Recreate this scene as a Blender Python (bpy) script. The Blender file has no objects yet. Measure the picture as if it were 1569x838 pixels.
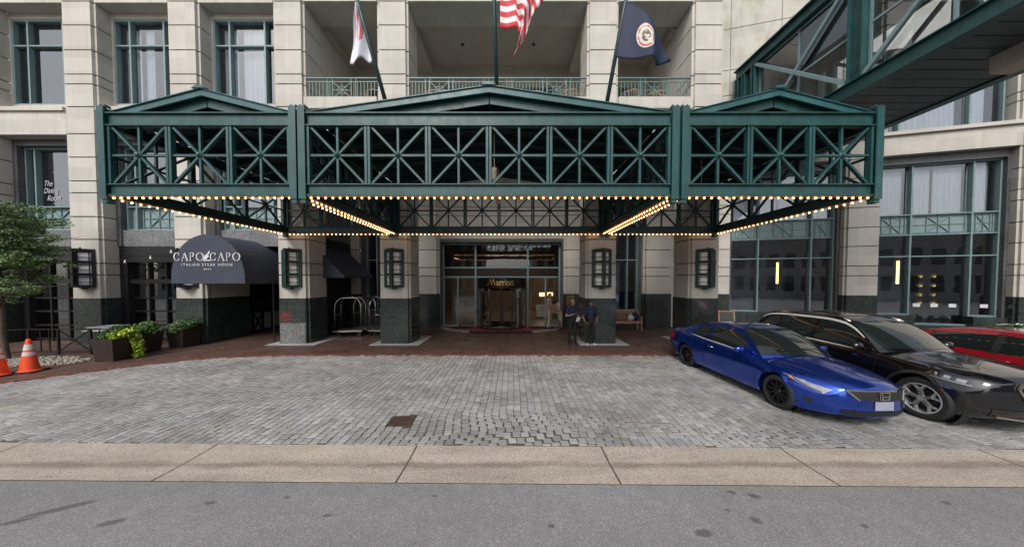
import bpy, bmesh, math, random
from mathutils import Vector, Matrix, noise
random.seed(7)
R=math.radians; PI=math.pi
S=bpy.context.scene; COL=S.collection
# ------------------------------------------------------------ camera, world, sun, exposure
cd=bpy.data.cameras.new('camera'); cam=bpy.data.objects.new('camera',cd); COL.objects.link(cam)
cam.location=(0,0,2.5); cam.rotation_euler=(R(88.5),0,0)
cd.sensor_width=36; cd.lens=430*36/1569; cd.shift_y=22.3/1569; cd.clip_start=.05; cd.clip_end=600
S.camera=cam
W=bpy.data.worlds.new('World'); S.world=W; W.use_nodes=True
SUN_EL,SUN_AZ=R(44),R(200)
nt=W.node_tree; bg=nt.nodes['Background']
sk=nt.nodes.new('ShaderNodeTexSky'); sk.sky_type='NISHITA'; sk.sun_disc=False
sk.sun_elevation=SUN_EL; sk.sun_rotation=SUN_AZ; sk.air_density=1; sk.dust_density=3.0
hs=nt.nodes.new('ShaderNodeHueSaturation'); hs.inputs['Saturation'].default_value=.33
nt.links.new(sk.outputs[0],hs.inputs['Color']); nt.links.new(hs.outputs[0],bg.inputs[0])
bg.inputs[1].default_value=.13
sl=bpy.data.lights.new('sun','SUN'); sl.energy=1.3; sl.angle=R(25); sl.color=(1,.96,.9)
so=bpy.data.objects.new('sun',sl); COL.objects.link(so)
sd=Vector((math.sin(SUN_AZ)*math.cos(SUN_EL),math.cos(SUN_AZ)*math.cos(SUN_EL),math.sin(SUN_EL)))
so.rotation_euler=sd.to_track_quat('Z','Y').to_euler(); so.location=(0,0,40)
S.view_settings.view_transform='Standard'; S.view_settings.look='None'
S.view_settings.exposure=0.55; S.view_settings.gamma=1; S.view_settings.use_curve_mapping=False
S.cycles.max_bounces=7; S.cycles.transparent_max_bounces=12; S.cycles.diffuse_bounces=4
S.cycles.caustics_reflective=False; S.cycles.caustics_refractive=False; S.cycles.sample_clamp_indirect=4

# ------------------------------------------------------------ helpers
def tag(o,label=None,cat=None,group=None,kind=None):
    if label: o['label']=label
    if cat: o['category']=cat
    if group: o['group']=group
    if kind: o['kind']=kind
    return o
def thing(name,label,cat,loc=(0,0,0),rz=0,group=None):
    o=bpy.data.objects.new(name,None); COL.objects.link(o); o.empty_display_size=.2
    o.location=loc; o.rotation_euler=(0,0,rz); return tag(o,label,cat,group)
def world_loc(p):
    v=Vector((0,0,0))
    while p is not None: v+=p.location; p=p.parent
    return v
class MB:
    def __init__(s): s.v=[];s.f=[];s.m=[];s.col=None;s.vc=[]
    def add(s,vs,fs,m=0):
        b=len(s.v); s.v+=[tuple(v) for v in vs]
        s.f+=[tuple(i+b for i in f) for f in fs]; s.m+=[m]*len(fs)
    def box(s,x0,x1,y0,y1,z0,z1,m=0):
        if x0>x1:x0,x1=x1,x0
        if y0>y1:y0,y1=y1,y0
        if z0>z1:z0,z1=z1,z0
        s.add([(x0,y0,z0),(x1,y0,z0),(x1,y1,z0),(x0,y1,z0),(x0,y0,z1),(x1,y0,z1),(x1,y1,z1),(x0,y1,z1)],
              [(0,3,2,1),(4,5,6,7),(0,1,5,4),(1,2,6,5),(2,3,7,6),(3,0,4,7)],m)
    def bar(s,p,q,w,h,up=(0,0,1),m=0):
        p,q,up=Vector(p),Vector(q),Vector(up); d=(q-p).normalized()
        a=d.cross(up)
        if a.length<1e-4: a=d.cross(Vector((0,1,0)))
        a.normalize(); b=a.cross(d).normalized(); a*=w/2; b*=h/2
        s.add([p-a-b,p+a-b,p+a+b,p-a+b,q-a-b,q+a-b,q+a+b,q-a+b],
              [(0,3,2,1),(4,5,6,7),(0,1,5,4),(1,2,6,5),(2,3,7,6),(3,0,4,7)],m)
    def prism(s,poly,z0,z1,m=0):
        n=len(poly)
        s.add([(x,y,z0) for x,y in poly]+[(x,y,z1) for x,y in poly],
              [tuple(range(n))[::-1],tuple(range(n,2*n))]+[(i,(i+1)%n,n+(i+1)%n,n+i) for i in range(n)],m)
    def prism_y(s,poly,y0,y1,m=0):      # poly in (x,z)
        n=len(poly)
        s.add([(x,y0,z) for x,z in poly]+[(x,y1,z) for x,z in poly],
              [tuple(range(n)),tuple(range(n,2*n))[::-1]]+[(n+i,n+(i+1)%n,(i+1)%n,i) for i in range(n)],m)
    def tube(s,pts,r,n=8,m=0,cap=True):
        pts=[Vector(p) for p in pts]; k=len(pts)
        rs=r if isinstance(r,(list,tuple)) else [r]*k
        ref=None; vs=[];fs=[]
        for i,p in enumerate(pts):
            d=(pts[min(i+1,k-1)]-pts[max(i-1,0)]).normalized()
            if ref is None:
                ref=d.orthogonal().normalized()
            ref=(ref-d*ref.dot(d)).normalized(); b=d.cross(ref)
            for j in range(n):
                a=2*PI*j/n; vs.append(p+(ref*math.cos(a)+b*math.sin(a))*rs[i])
        for i in range(k-1):
            for j in range(n):
                fs.append((i*n+j,i*n+(j+1)%n,(i+1)*n+(j+1)%n,(i+1)*n+j))
        if cap: fs+=[tuple(range(n))[::-1],tuple(range((k-1)*n,k*n))]
        s.add(vs,fs,m)
    def lathe(s,c,prof,n=16,axis='z',m=0):   # prof [(r,h)]
        vs=[];fs=[];k=len(prof)
        for r,h in prof:
            for j in range(n):
                a=2*PI*j/n
                if axis=='z': vs.append((c[0]+r*math.cos(a),c[1]+r*math.sin(a),c[2]+h))
                elif axis=='x': vs.append((c[0]+h,c[1]+r*math.cos(a),c[2]+r*math.sin(a)))
                else: vs.append((c[0]+r*math.cos(a),c[1]+h,c[2]+r*math.sin(a)))
        for i in range(k-1):
            for j in range(n): fs.append((i*n+j,i*n+(j+1)%n,(i+1)*n+(j+1)%n,(i+1)*n+j))
        s.add(vs,fs,m)
    def sphere(s,c,r,n=10,k=7,m=0,sc=(1,1,1)):
        vs=[];fs=[]
        for i in range(k+1):
            t=PI*i/k
            for j in range(n):
                a=2*PI*j/n; vs.append((c[0]+sc[0]*r*math.sin(t)*math.cos(a),c[1]+sc[1]*r*math.sin(t)*math.sin(a),c[2]+sc[2]*r*math.cos(t)))
        for i in range(k):
            for j in range(n): fs.append((i*n+j,(i+1)*n+j,(i+1)*n+(j+1)%n,i*n+(j+1)%n))
        s.add(vs,fs,m)
    def grid(s,fn,nu,nv,m=0,closed=False):
        vs=[fn(i/nu,j/nv) for i in range(nu+1) for j in range(nv+1)]
        s.add(vs,[(i*(nv+1)+j,(i+1)*(nv+1)+j,(i+1)*(nv+1)+j+1,i*(nv+1)+j+1) for i in range(nu) for j in range(nv)],m)
    def sheet(s,fn,nu,nv,th,m=0,n=(0,-1,0)):     # thin solid sheet
        nn=Vector(n)*th; s.grid(fn,nu,nv,m); s.grid(lambda u,v:Vector(fn(u,v))+nn,nu,nv,m)
    def build(s,name,mats,parent=None,smooth=False,M=None,local=False,bevel=0,normals=True,cols=None):
        me=bpy.data.meshes.new(name); vs=s.v
        if M is not None: vs=[M@Vector(v) for v in vs]
        if parent is not None and not local:
            o=world_loc(parent); vs=[(v[0]-o.x,v[1]-o.y,v[2]-o.z) for v in vs]
        me.from_pydata([tuple(v) for v in vs],[],s.f)
        if not isinstance(mats,(list,tuple)): mats=[mats]
        for mm in mats: me.materials.append(mm)
        for p,i in zip(me.polygons,s.m): p.material_index=i; p.use_smooth=bool(smooth)
        if normals:
            bm=bmesh.new(); bm.from_mesh(me); bmesh.ops.recalc_face_normals(bm,faces=bm.faces); bm.to_mesh(me); bm.free()
        if cols:
            ca=me.color_attributes.new('tone','FLOAT_COLOR','POINT')
            for i,c in enumerate(cols): ca.data[i].color=(c[0],c[1],c[2],1)
        ob=bpy.data.objects.new(name,me); COL.objects.link(ob)
        if parent is not None: ob.parent=parent
        if smooth=='auto':
            me.set_sharp_from_angle(angle=R(35))
        if bevel:
            b=ob.modifiers.new('bevel','BEVEL'); b.width=bevel; b.segments=2; b.limit_method='ANGLE'; b.angle_limit=R(50)
        return ob
def kids(o): return [c for c in bpy.data.objects if c.parent==o]
def dup(root,loc,rz=None,label=None,group=None):
    ch=kids(root); r=root.copy(); COL.objects.link(r); r.location=loc
    if rz is not None: r.rotation_euler=(0,0,rz)
    if label: r['label']=label
    if group: r['group']=group
    for c in ch:
        cc=c.copy(); COL.objects.link(cc); cc.parent=r
        for g in kids(c):
            if g==cc: continue
            d=g.copy(); COL.objects.link(d); d.parent=cc
    return r

# ------------------------------------------------------------ materials
class NT:
    def __init__(s,name):
        s.m=bpy.data.materials.new(name); s.m.use_nodes=True; s.t=s.m.node_tree; s.b=s.t.nodes['Principled BSDF']
        s.tc=s.n('ShaderNodeTexCoord').outputs['Object']
    def n(s,k): return s.t.nodes.new(k)
    def l(s,a,b): s.t.links.new(a,b)
    def noise(s,scale,detail=4,rough=.55,vec=None,stretch=None):
        v=vec or s.tc
        if stretch:
            mp=s.n('ShaderNodeMapping'); mp.inputs['Scale'].default_value=stretch; s.l(v,mp.inputs[0]); v=mp.outputs[0]
        q=s.n('ShaderNodeTexNoise'); q.inputs['Scale'].default_value=scale; q.inputs['Detail'].default_value=detail
        q.inputs['Roughness'].default_value=rough; s.l(v,q.inputs['Vector']); return q.outputs['Fac']
    def ramp(s,fac,stops):
        r=s.n('ShaderNodeValToRGB'); e=r.color_ramp.elements
        while len(e)<len(stops): e.new(.5)
        for x,(p,c) in zip(e,stops): x.position=p; x.color=(c,c,c,1) if isinstance(c,(int,float)) else (*c,1)
        s.l(fac,r.inputs[0]); return r.outputs[0]
    def mul(s,a,b,fac=1,mode='MULTIPLY'):
        x=s.n('ShaderNodeMix'); x.data_type='RGBA'; x.blend_type=mode; x.inputs[0].default_value=fac if isinstance(fac,(int,float)) else 0
        if not isinstance(fac,(int,float)): s.l(fac,x.inputs[0])
        for sock,val in ((x.inputs[6],a),(x.inputs[7],b)):
            if isinstance(val,tuple): sock.default_value=(*val,1)
            else: s.l(val,sock)
        return x.outputs[2]
    def bump(s,h,strength=.3,dist=.01):
        b=s.n('ShaderNodeBump'); b.inputs['Strength'].default_value=strength; b.inputs['Distance'].default_value=dist
        s.l(h,b.inputs['Height']); s.l(b.outputs[0],s.b.inputs['Normal'])
    def fin(s,col,rough=.5,metal=0,coat=0,ior=None):
        if isinstance(col,tuple): s.b.inputs['Base Color'].default_value=(*col,1)
        else: s.l(col,s.b.inputs['Base Color'])
        if isinstance(rough,(int,float)): s.b.inputs['Roughness'].default_value=rough
        else: s.l(rough,s.b.inputs['Roughness'])
        s.b.inputs['Metallic'].default_value=metal; s.b.inputs['Coat Weight'].default_value=coat
        if ior: s.b.inputs['IOR'].default_value=ior
        return s.m
def simple(name,col,rough=.5,metal=0,var=.2,scale=4,bs=0,bst=.2,coat=0,stretch=None):
    t=NT(name); c=t.mul(col,t.ramp(t.noise(scale,stretch=stretch),[(.3,1-var),(.7,1+var*.3)]))
    if bs: t.bump(t.noise(bs,6),bst,.01)
    return t.fin(c,rough,metal,coat)
def emit(name,col,st):
    t=NT(name); t.b.inputs['Base Color'].default_value=(*col,1); t.b.inputs['Emission Color'].default_value=(*col,1)
    t.b.inputs['Emission Strength'].default_value=st; return t.m
def limestone(name,base,moss=0):
    t=NT(name)
    big=t.ramp(t.noise(.7,5),[(.3,.92),(.65,1.03)])
    st=t.ramp(t.noise(1.6,6,.65,stretch=(2.2,2.2,.22)),[(.35,.90),(.6,1.0)])
    fine=t.ramp(t.noise(90,3),[(.3,.93),(.7,1.03)])
    c=t.mul(t.mul(t.mul(base,big),st,.75),fine)
    sn=t.n('ShaderNodeVectorMath'); sn.operation='SNAP'; sn.inputs[1].default_value=(1.25,6,.46); t.l(t.tc,sn.inputs[0])
    wn=t.n('ShaderNodeTexWhiteNoise'); t.l(sn.outputs[0],wn.inputs['Vector']); c=t.mul(c,t.ramp(wn.outputs['Value'],[(0,.91),(1,1.05)]))
    c=t.mul(c,(.62,.60,.55),t.ramp(t.noise(2.4,7,.7,stretch=(2.5,2.5,.12)),[(.56,0.0),(.74,.5)]),'MULTIPLY')
    w=t.ramp(t.noise(3.2,5,.6),[(.60,0.0),(.80,.25)])
    c=t.mul(c,(.55,.47,.38),w,'MULTIPLY')
    if moss:
        g=t.ramp(t.noise(.55,7,.7,stretch=(1,1,.5)),[(.5,0.0),(.66,.75)]); c=t.mul(c,(.5,.52,.33),g,'MULTIPLY')
    t.bump(t.noise(60,5),.18,.006); return t.fin(c,.85)
def granite(name,a,b,rough,scale=55):
    t=NT(name); v=t.n('ShaderNodeTexVoronoi'); v.inputs['Scale'].default_value=scale; t.l(t.tc,v.inputs['Vector'])
    sp=t.ramp(v.outputs['Color'],[(.25,a),(.85,b)])
    c=t.mul(sp,t.ramp(t.noise(1.3,5),[(.3,.7),(.7,1.15)])); c=t.mul(c,t.ramp(t.noise(160,2),[(.35,.6),(.65,1.4)]))
    r=t.ramp(t.noise(2.5,4),[(.3,max(rough-.05,.02)),(.7,rough+.12)])
    return t.fin(c,r)
M={}
M['stone']=limestone('precast_stone',(.55,.518,.468))
M['stone_moss']=limestone('mossy_precast_stone',(.52,.495,.445),1)
M['joint']=simple('joint_stone',(.16,.145,.125),.9)
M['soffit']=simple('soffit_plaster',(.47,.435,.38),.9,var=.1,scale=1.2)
M['granite']=granite('polished_dark_granite',(.012,.018,.017),(.07,.085,.08),.13)
M['granite_grey']=granite('grey_granite',(.07,.072,.075),(.26,.26,.265),.5,45)
M['granite_surround']=granite('charcoal_granite',(.05,.052,.055),(.15,.15,.155),.4,45)
def steel(name,base,rough=.38):
    t=NT(name); c=t.mul(base,t.ramp(t.noise(2.2,6,.65),[(.3,.68),(.7,1.25)]),1); c=t.mul(c,t.ramp(t.noise(7,6,.7,stretch=(1,1,.15)),[(.35,.82),(.65,1.1)]))
    w=t.ramp(t.noise(5,7,.75,stretch=(1,1,.4)),[(.62,0.0),(.74,.5)]); c=t.mul(c,(.16,.17,.10),w,'MIX')
    return t.fin(c,t.ramp(t.noise(6,5),[(.3,rough-.06),(.7,rough+.14)]))
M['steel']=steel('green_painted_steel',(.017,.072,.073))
M['steel_dark']=steel('dark_and_shaded_green_steel',(.010,.036,.036))
M['roofmetal']=steel('green_roof_metal',(.028,.105,.112),.34)
M['deck']=simple('dark_roof_deck',(.012,.022,.022),.7,var=.3)
M['teal']=simple('teal_window_paint',(.19,.275,.285),.45,var=.12)
M['teal_panel']=simple('teal_panel_paint',(.21,.29,.29),.5,var=.1)
M['rail']=simple('rail_green_paint',(.11,.20,.19),.45,var=.15)
M['black']=simple('black_paint',(.012,.011,.012),.4,var=.3)
M['bronze']=simple('dark_bronze',(.030,.020,.016),.28,.6,var=.3)
M['gold']=simple('brushed_brass',(.62,.42,.16),.3,.9,var=.1)
M['chrome']=simple('polished_chrome',(.62,.60,.56),.16,1,var=.1)
M['white']=simple('white_paint',(.72,.72,.74),.5,var=.06)
M['frost']=simple('frosted_lamp_glass',(.88,.87,.84),.35,var=.08,scale=8)
M['frost_cool']=simple('white_lamp_panel',(.85,.86,.92),.35,var=.05)
M['fabric']=simple('charcoal_awning_fabric',(.045,.053,.078),.8,var=.22,scale=2.2,bs=200,bst=.1)
M['text']=simple('pale_lettering',(.66,.66,.70),.6,var=.05)
M['text_dim']=simple('grey_lettering',(.55,.56,.60),.6)
M['curtain']=simple('white_sheer_curtain',(.80,.84,.90),.9,var=.12,scale=6,stretch=(3,3,.3))
M['room']=simple('sky_tinted_room_wall',(.11,.135,.18),.9,var=.4,scale=1.1)  # sky reflection in the panes put into this wall as a blue tint
M['lobby']=simple('lobby_brown_wall',(.27,.21,.165),.7,var=.3,scale=1.1)
M['lobby_floor']=simple('lobby_stone_floor',(.30,.26,.22),.3,var=.2)
M['wood']=simple('teak_wood',(.42,.24,.13),.6,var=.35,scale=9,stretch=(1,1,8))
M['mat']=simple('black_rubber_mat',(.010,.010,.011),.9,var=.2,bs=60)
M['redfloor']=simple('red_entrance_paving',(.24,.035,.03),.55,var=.35,scale=3)
M['pad']=simple('pale_stone_pad',(.36,.37,.37),.7,var=.25,scale=6)
M['orange']=simple('cone_orange',(.90,.085,.022),.45,var=.12)
M['reflect']=simple('cone_reflective_band',(.62,.60,.62),.4,var=.1)
M['rubber']=simple('rubber',(.018,.018,.018),.75,var=.25,scale=12)
M['planter']=simple('brown_planter_box',(.035,.022,.018),.5,var=.35,scale=5)
M['soil']=simple('soil',(.03,.02,.015),.95)
M['bark']=simple('tree_bark',(.13,.105,.08),.9,var=.4,scale=14,bs=40,bst=.5,stretch=(1,1,.3))
M['pebble']=simple('river_pebble',(.36,.32,.26),.7,var=.5,scale=7)
M['bulb']=emit('lit_bulb',(1,.50,.21),4.6)
M['tubelamp']=emit('lit_orange_tube',(1,.45,.16),4)
M['lampshade']=emit('lit_lampshade',(1,.70,.36),1.3)
M['satin']=simple('satin_metal_trim',(.75,.72,.68),.42,.4,var=.1)
M['plate']=simple('pale_plate',(.33,.34,.42),.5,var=.1)
M['grime']=simple('algae_stain',(.20,.20,.10),.9)
def glassmat(name,tint,base=.07,k=1.0,rough=.01):
    m=bpy.data.materials.new(name); m.use_nodes=True; t=m.node_tree; t.nodes.clear()
    o=t.nodes.new('ShaderNodeOutputMaterial'); tr=t.nodes.new('ShaderNodeBsdfTransparent'); gl=t.nodes.new('ShaderNodeBsdfGlossy')
    mx=t.nodes.new('ShaderNodeMixShader'); fr=t.nodes.new('ShaderNodeFresnel'); fr.inputs[0].default_value=1.5
    ma=t.nodes.new('ShaderNodeMath'); ma.operation='MULTIPLY_ADD'; ma.inputs[1].default_value=k; ma.inputs[2].default_value=base; ma.use_clamp=True
    no=t.nodes.new('ShaderNodeTexNoise'); no.inputs['Scale'].default_value=1.1; no.inputs['Detail'].default_value=1
    tc=t.nodes.new('ShaderNodeTexCoord'); t.links.new(tc.outputs['Object'],no.inputs['Vector'])
    bp=t.nodes.new('ShaderNodeBump'); bp.inputs['Strength'].default_value=.12; bp.inputs['Distance'].default_value=.02
    t.links.new(no.outputs['Fac'],bp.inputs['Height']); t.links.new(bp.outputs[0],gl.inputs['Normal'])
    tr.inputs[0].default_value=(*tint,1); gl.inputs['Roughness'].default_value=rough; gl.inputs[0].default_value=(.95,.97,1,1)
    t.links.new(fr.outputs[0],ma.inputs[0]); t.links.new(ma.outputs[0],mx.inputs[0]); t.links.new(tr.outputs[0],mx.inputs[1]); t.links.new(gl.outputs[0],mx.inputs[2]); t.links.new(mx.outputs[0],o.inputs[0])
    return m
M['glass']=glassmat('window_glass',(.86,.90,.93),.13)
M['glass_dark']=glassmat('tinted_window_glass',(.50,.60,.72),.15)
M['glass_door']=glassmat('door_glass',(.8,.8,.8),.05)
M['carglass']=NT('car_window_glass').fin((.012,.016,.016),.03,0,.6)
M['lens']=NT('headlight_lens').fin((.35,.36,.38),.08,.6,1)
M['darklens']=NT('dark_headlight_lens').fin((.05,.052,.056),.06,.5,1)
M['led']=simple('bright_lamp_reflector',(.42,.43,.46),.2,.6,var=.02)
M['redlens']=NT('tail_lamp_lens').fin((.32,.01,.012),.1,0,1)
M['amber']=NT('amber_reflector').fin((.85,.16,.02),.2,0,1)
def paint(name,col,rough=.25,metal=.5,coat=1.0):
    t=NT(name); n=t.noise(900,1); c=t.mul(col,t.ramp(n,[(.3,.75),(.7,1.3)])); return t.fin(c,rough,metal,coat)
M['bluepaint']=paint('metallic_blue_paint',(.008,.055,.40),.24,.85)
M['blackpaint']=paint('gloss_black_paint',(.005,.005,.007),.18,.2)
M['redpaint']=paint('red_car_paint',(.32,.008,.018),.25,.3)
M['trim']=simple('black_plastic_trim',(.014,.014,.015),.55,var=.2)
# ground materials
def mat_brick():
    t=NT('brick_paving'); mp=t.n('ShaderNodeMapping'); mp.inputs['Rotation'].default_value=(0,0,R(90)); t.l(t.tc,mp.inputs[0])
    b=t.n('ShaderNodeTexBrick'); b.inputs['Scale'].default_value=1; b.inputs['Brick Width'].default_value=.2; b.inputs['Row Height'].default_value=.1
    b.inputs['Mortar Size'].default_value=.006; b.inputs['Color1'].default_value=(.150,.074,.056,1); b.inputs['Color2'].default_value=(.075,.050,.043,1); b.inputs['Mortar'].default_value=(.035,.028,.024,1)
    b.inputs['Bias'].default_value=-.1; t.l(mp.outputs[0],b.inputs['Vector'])
    c=t.mul(b.outputs['Color'],t.ramp(t.noise(.9,6,.65),[(.3,.6),(.7,1.2)])); c=t.mul(c,t.ramp(t.noise(30,3),[(.3,.75),(.7,1.2)]))
    t.bump(b.outputs['Fac'],-.5,.004); return t.fin(c,t.ramp(t.noise(1.4,5),[(.35,.4),(.7,.75)]))
def mat_asphalt():
    t=NT('asphalt'); v=t.n('ShaderNodeTexVoronoi'); v.inputs['Scale'].default_value=150; t.l(t.tc,v.inputs['Vector'])
    sp=t.ramp(v.outputs['Color'],[(.15,(.16,.158,.162)),(.7,(.23,.228,.232)),(.95,(.42,.415,.41))])
    c=t.mul(sp,t.ramp(t.noise(330,2),[(.3,.75),(.7,1.2)])); c=t.mul(c,t.ramp(t.noise(.45,6,.62,stretch=(.35,1,1)),[(.3,.80),(.7,1.12)]))
    c=t.mul(c,t.ramp(t.noise(5,4,.6),[(.3,.9),(.7,1.06)]))
    sx=t.n('ShaderNodeSeparateXYZ'); t.l(t.tc,sx.inputs[0]); nz=t.noise(9,3,.6); acc=None
    for (x,y,rx,ry,an) in ((-4.95,3.02,.30,.05,.45),(-5.15,2.86,.16,.035,.4),(-4.15,2.84,.13,.05,.3),(-3.4,3.1,.07,.03,0),(-1.97,2.93,.05,.025,0),(2.82,3.20,.07,.045,-.3),(2.60,3.26,.055,.035,-.4),(2.55,2.87,.06,.05,-.3),(2.35,3.0,.035,.02,0),(1.9,2.72,.09,.05,.1),(4.9,3.1,.05,.03,0),(-2.6,3.18,.05,.02,0),(.4,2.8,.04,.03,0),(3.6,2.8,.04,.03,0),(-.9,3.2,.035,.02,0)):
        ca,sa=math.cos(an),math.sin(an); dx=mth(t,'SUBTRACT',sx.outputs[0],x); dy=mth(t,'SUBTRACT',sx.outputs[1],y)
        u=mth(t,'ADD',mth(t,'MULTIPLY',dx,ca/rx),mth(t,'MULTIPLY',dy,sa/rx)); w=mth(t,'ADD',mth(t,'MULTIPLY',dx,-sa/ry),mth(t,'MULTIPLY',dy,ca/ry))
        d=mth(t,'ADD',mth(t,'MULTIPLY',u,u),mth(t,'MULTIPLY',w,w)); d=mth(t,'ADD',d,mth(t,'MULTIPLY',nz,1.1)); acc=d if acc is None else mth(t,'MINIMUM',acc,d)
    c=t.mul(c,t.ramp(mth(t,'MULTIPLY',acc,.5),[(.5,.50),(.85,1.0)]))
    t.bump(t.noise(220,3),.4,.003); return t.fin(c,.85)
def mth(t,op,a,b=None,c=None):
    q=t.n('ShaderNodeMath'); q.operation=op
    for i,v in enumerate((a,b,c)):
        if v is None: continue
        if isinstance(v,(int,float)): q.inputs[i].default_value=v
        else: t.l(v,q.inputs[i])
    return q.outputs[0]
def mat_concrete():
    t=NT('exposed_aggregate_concrete'); v=t.n('ShaderNodeTexVoronoi'); v.inputs['Scale'].default_value=120; t.l(t.tc,v.inputs['Vector'])
    sp=t.ramp(v.outputs['Color'],[(.12,(.24,.15,.10)),(.4,(.40,.35,.29)),(.9,(.50,.46,.41))])
    c=t.mul(sp,t.ramp(t.noise(1.2,6,.6,stretch=(.5,2,1)),[(.3,.78),(.7,1.08)])); c=t.mul(c,t.ramp(t.noise(220,2),[(.3,.8),(.7,1.15)]))
    # wheel / water stain along the dip of the gutter
    sx=t.n('ShaderNodeSeparateXYZ'); t.l(t.tc,sx.inputs[0]); g=t.noise(1.1,6,.65,stretch=(1,3,1))
    a=t.n('ShaderNodeMath'); a.operation='SUBTRACT'; a.inputs[1].default_value=3.76; t.l(sx.outputs[1],a.inputs[0])
    b=t.n('ShaderNodeMath'); b.operation='ABSOLUTE'; t.l(a.outputs[0],b.inputs[0])
    m1=t.n('ShaderNodeMath'); m1.operation='MULTIPLY_ADD'; m1.inputs[1].default_value=-3.2; m1.inputs[2].default_value=.28; t.l(b.outputs[0],m1.inputs[0])
    m2=t.n('ShaderNodeMath'); m2.operation='ADD'; t.l(m1.outputs[0],m2.inputs[0]); t.l(g,m2.inputs[1])
    c=t.mul(c,(.52,.47,.45),t.ramp(m2.outputs[0],[(.50,0.0),(.78,.75)]),'MULTIPLY')
    c=t.mul(c,(.60,.56,.52),t.ramp(t.noise(2.3,7,.7,stretch=(.6,1.3,1)),[(.54,0.0),(.7,.6)]),'MULTIPLY')
    t.bump(t.noise(200,3),.35,.003); return t.fin(c,.82)
def mat_cobble():
    t=NT('granite_cobble'); a=t.n('ShaderNodeAttribute'); a.attribute_name='tone'
    c=t.mul(a.outputs['Color'],t.ramp(t.noise(45,4,.7),[(.3,.72),(.7,1.15)])); c=t.mul(c,t.ramp(t.noise(.55,6,.65,stretch=(.8,1.3,1)),[(.34,.68),(.62,1.08)]))
    c=t.mul(c,(.62,.56,.45),t.ramp(t.noise(.8,5,.7),[(.52,0.0),(.72,.6)]),'MULTIPLY')
    t.bump(t.noise(60,5),.45,.006); return t.fin(c,t.ramp(t.noise(3,4),[(.3,.42),(.7,.7)]))
M['brick']=mat_brick(); M['asphalt']=mat_asphalt(); M['concrete']=mat_concrete(); M['cobble']=mat_cobble()
M['redbrick']=simple('red_border_brick',(.19,.062,.044),.75,var=.5,scale=7,bs=80)
M['sandbed']=simple('dirty_sand_joint',(.10,.085,.065),.95,var=.4,scale=5)
def leafmat(name,c1,c2):
    t=NT(name); a=t.n('ShaderNodeAttribute'); a.attribute_name='tone'
    t.b.inputs['Transmission Weight'].default_value=0; t.b.inputs['Subsurface Weight'].default_value=0
    c=t.mul(a.outputs['Color'],t.ramp(t.noise(2,3),[(.3,c1),(.7,c2)])); return t.fin(c,.5)
M['leaf']=leafmat('leaf_foliage',.8,1.15)

# ------------------------------------------------------------ ground
def struct(mb,name,mat,**k): o=mb.build(name,mat,**k); o['kind']='structure'; return o
def gline(x): return 4.19-.012*x     # near edge of the cobbles
def cline(x): return 3.39-.010*x     # near edge of the concrete strip
CURB=[(-30,1.2),(-22,3.2),(-17,4.9),(-14.6,5.75),(-12.4,6.80),(-11.8,7.41),(-11.06,8.14),(-10.0,8.88),(-8.28,9.27),(-6.6,9.35),(9,9.35),(40,9.35)]
def curb(x):
    for (a,b),(c,d) in zip(CURB,CURB[1:]):
        if a<=x<=c: return b+(d-b)*(x-a)/(c-a)
    return 9.35
b=MB(); b.box(-300,300,-260,300,-.5,-.03); struct(b,'ground',M['sandbed'])
b=MB(); b.add([(-60,-40,0),(60,-40,0),(60,cline(60),0),(-60,cline(-60),0)],[(0,1,2,3)]); struct(b,'road',M['asphalt'])
# concrete strip in slabs
b=MB(); js=[-60,-30,-13.6,-10.6,-7.5,-4.5,-1.44,1.34,4.0,6.9,9.8,12.8,30,60]
for a,c in zip(js,js[1:]):
    a2,c2=a+.012,c-.012
    n=4
    P=[]
    for i in range(n+1):
        for x in (a2,c2):
            y0,y1=cline(x)+.004,gline(x)-.012; t=i/n; P.append((x,y0+(y1-y0)*t,.006-.012*math.sin(PI*t)))
    b.add(P,[(2*i,2*i+1,2*i+3,2*i+2) for i in range(n)])
struct(b,'concrete_gutter',M['concrete'])
b=MB(); b.box(-60,60,2.6,5.4,-.029,-.012); struct(b,'gutter_bed',M['sandbed'])
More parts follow.
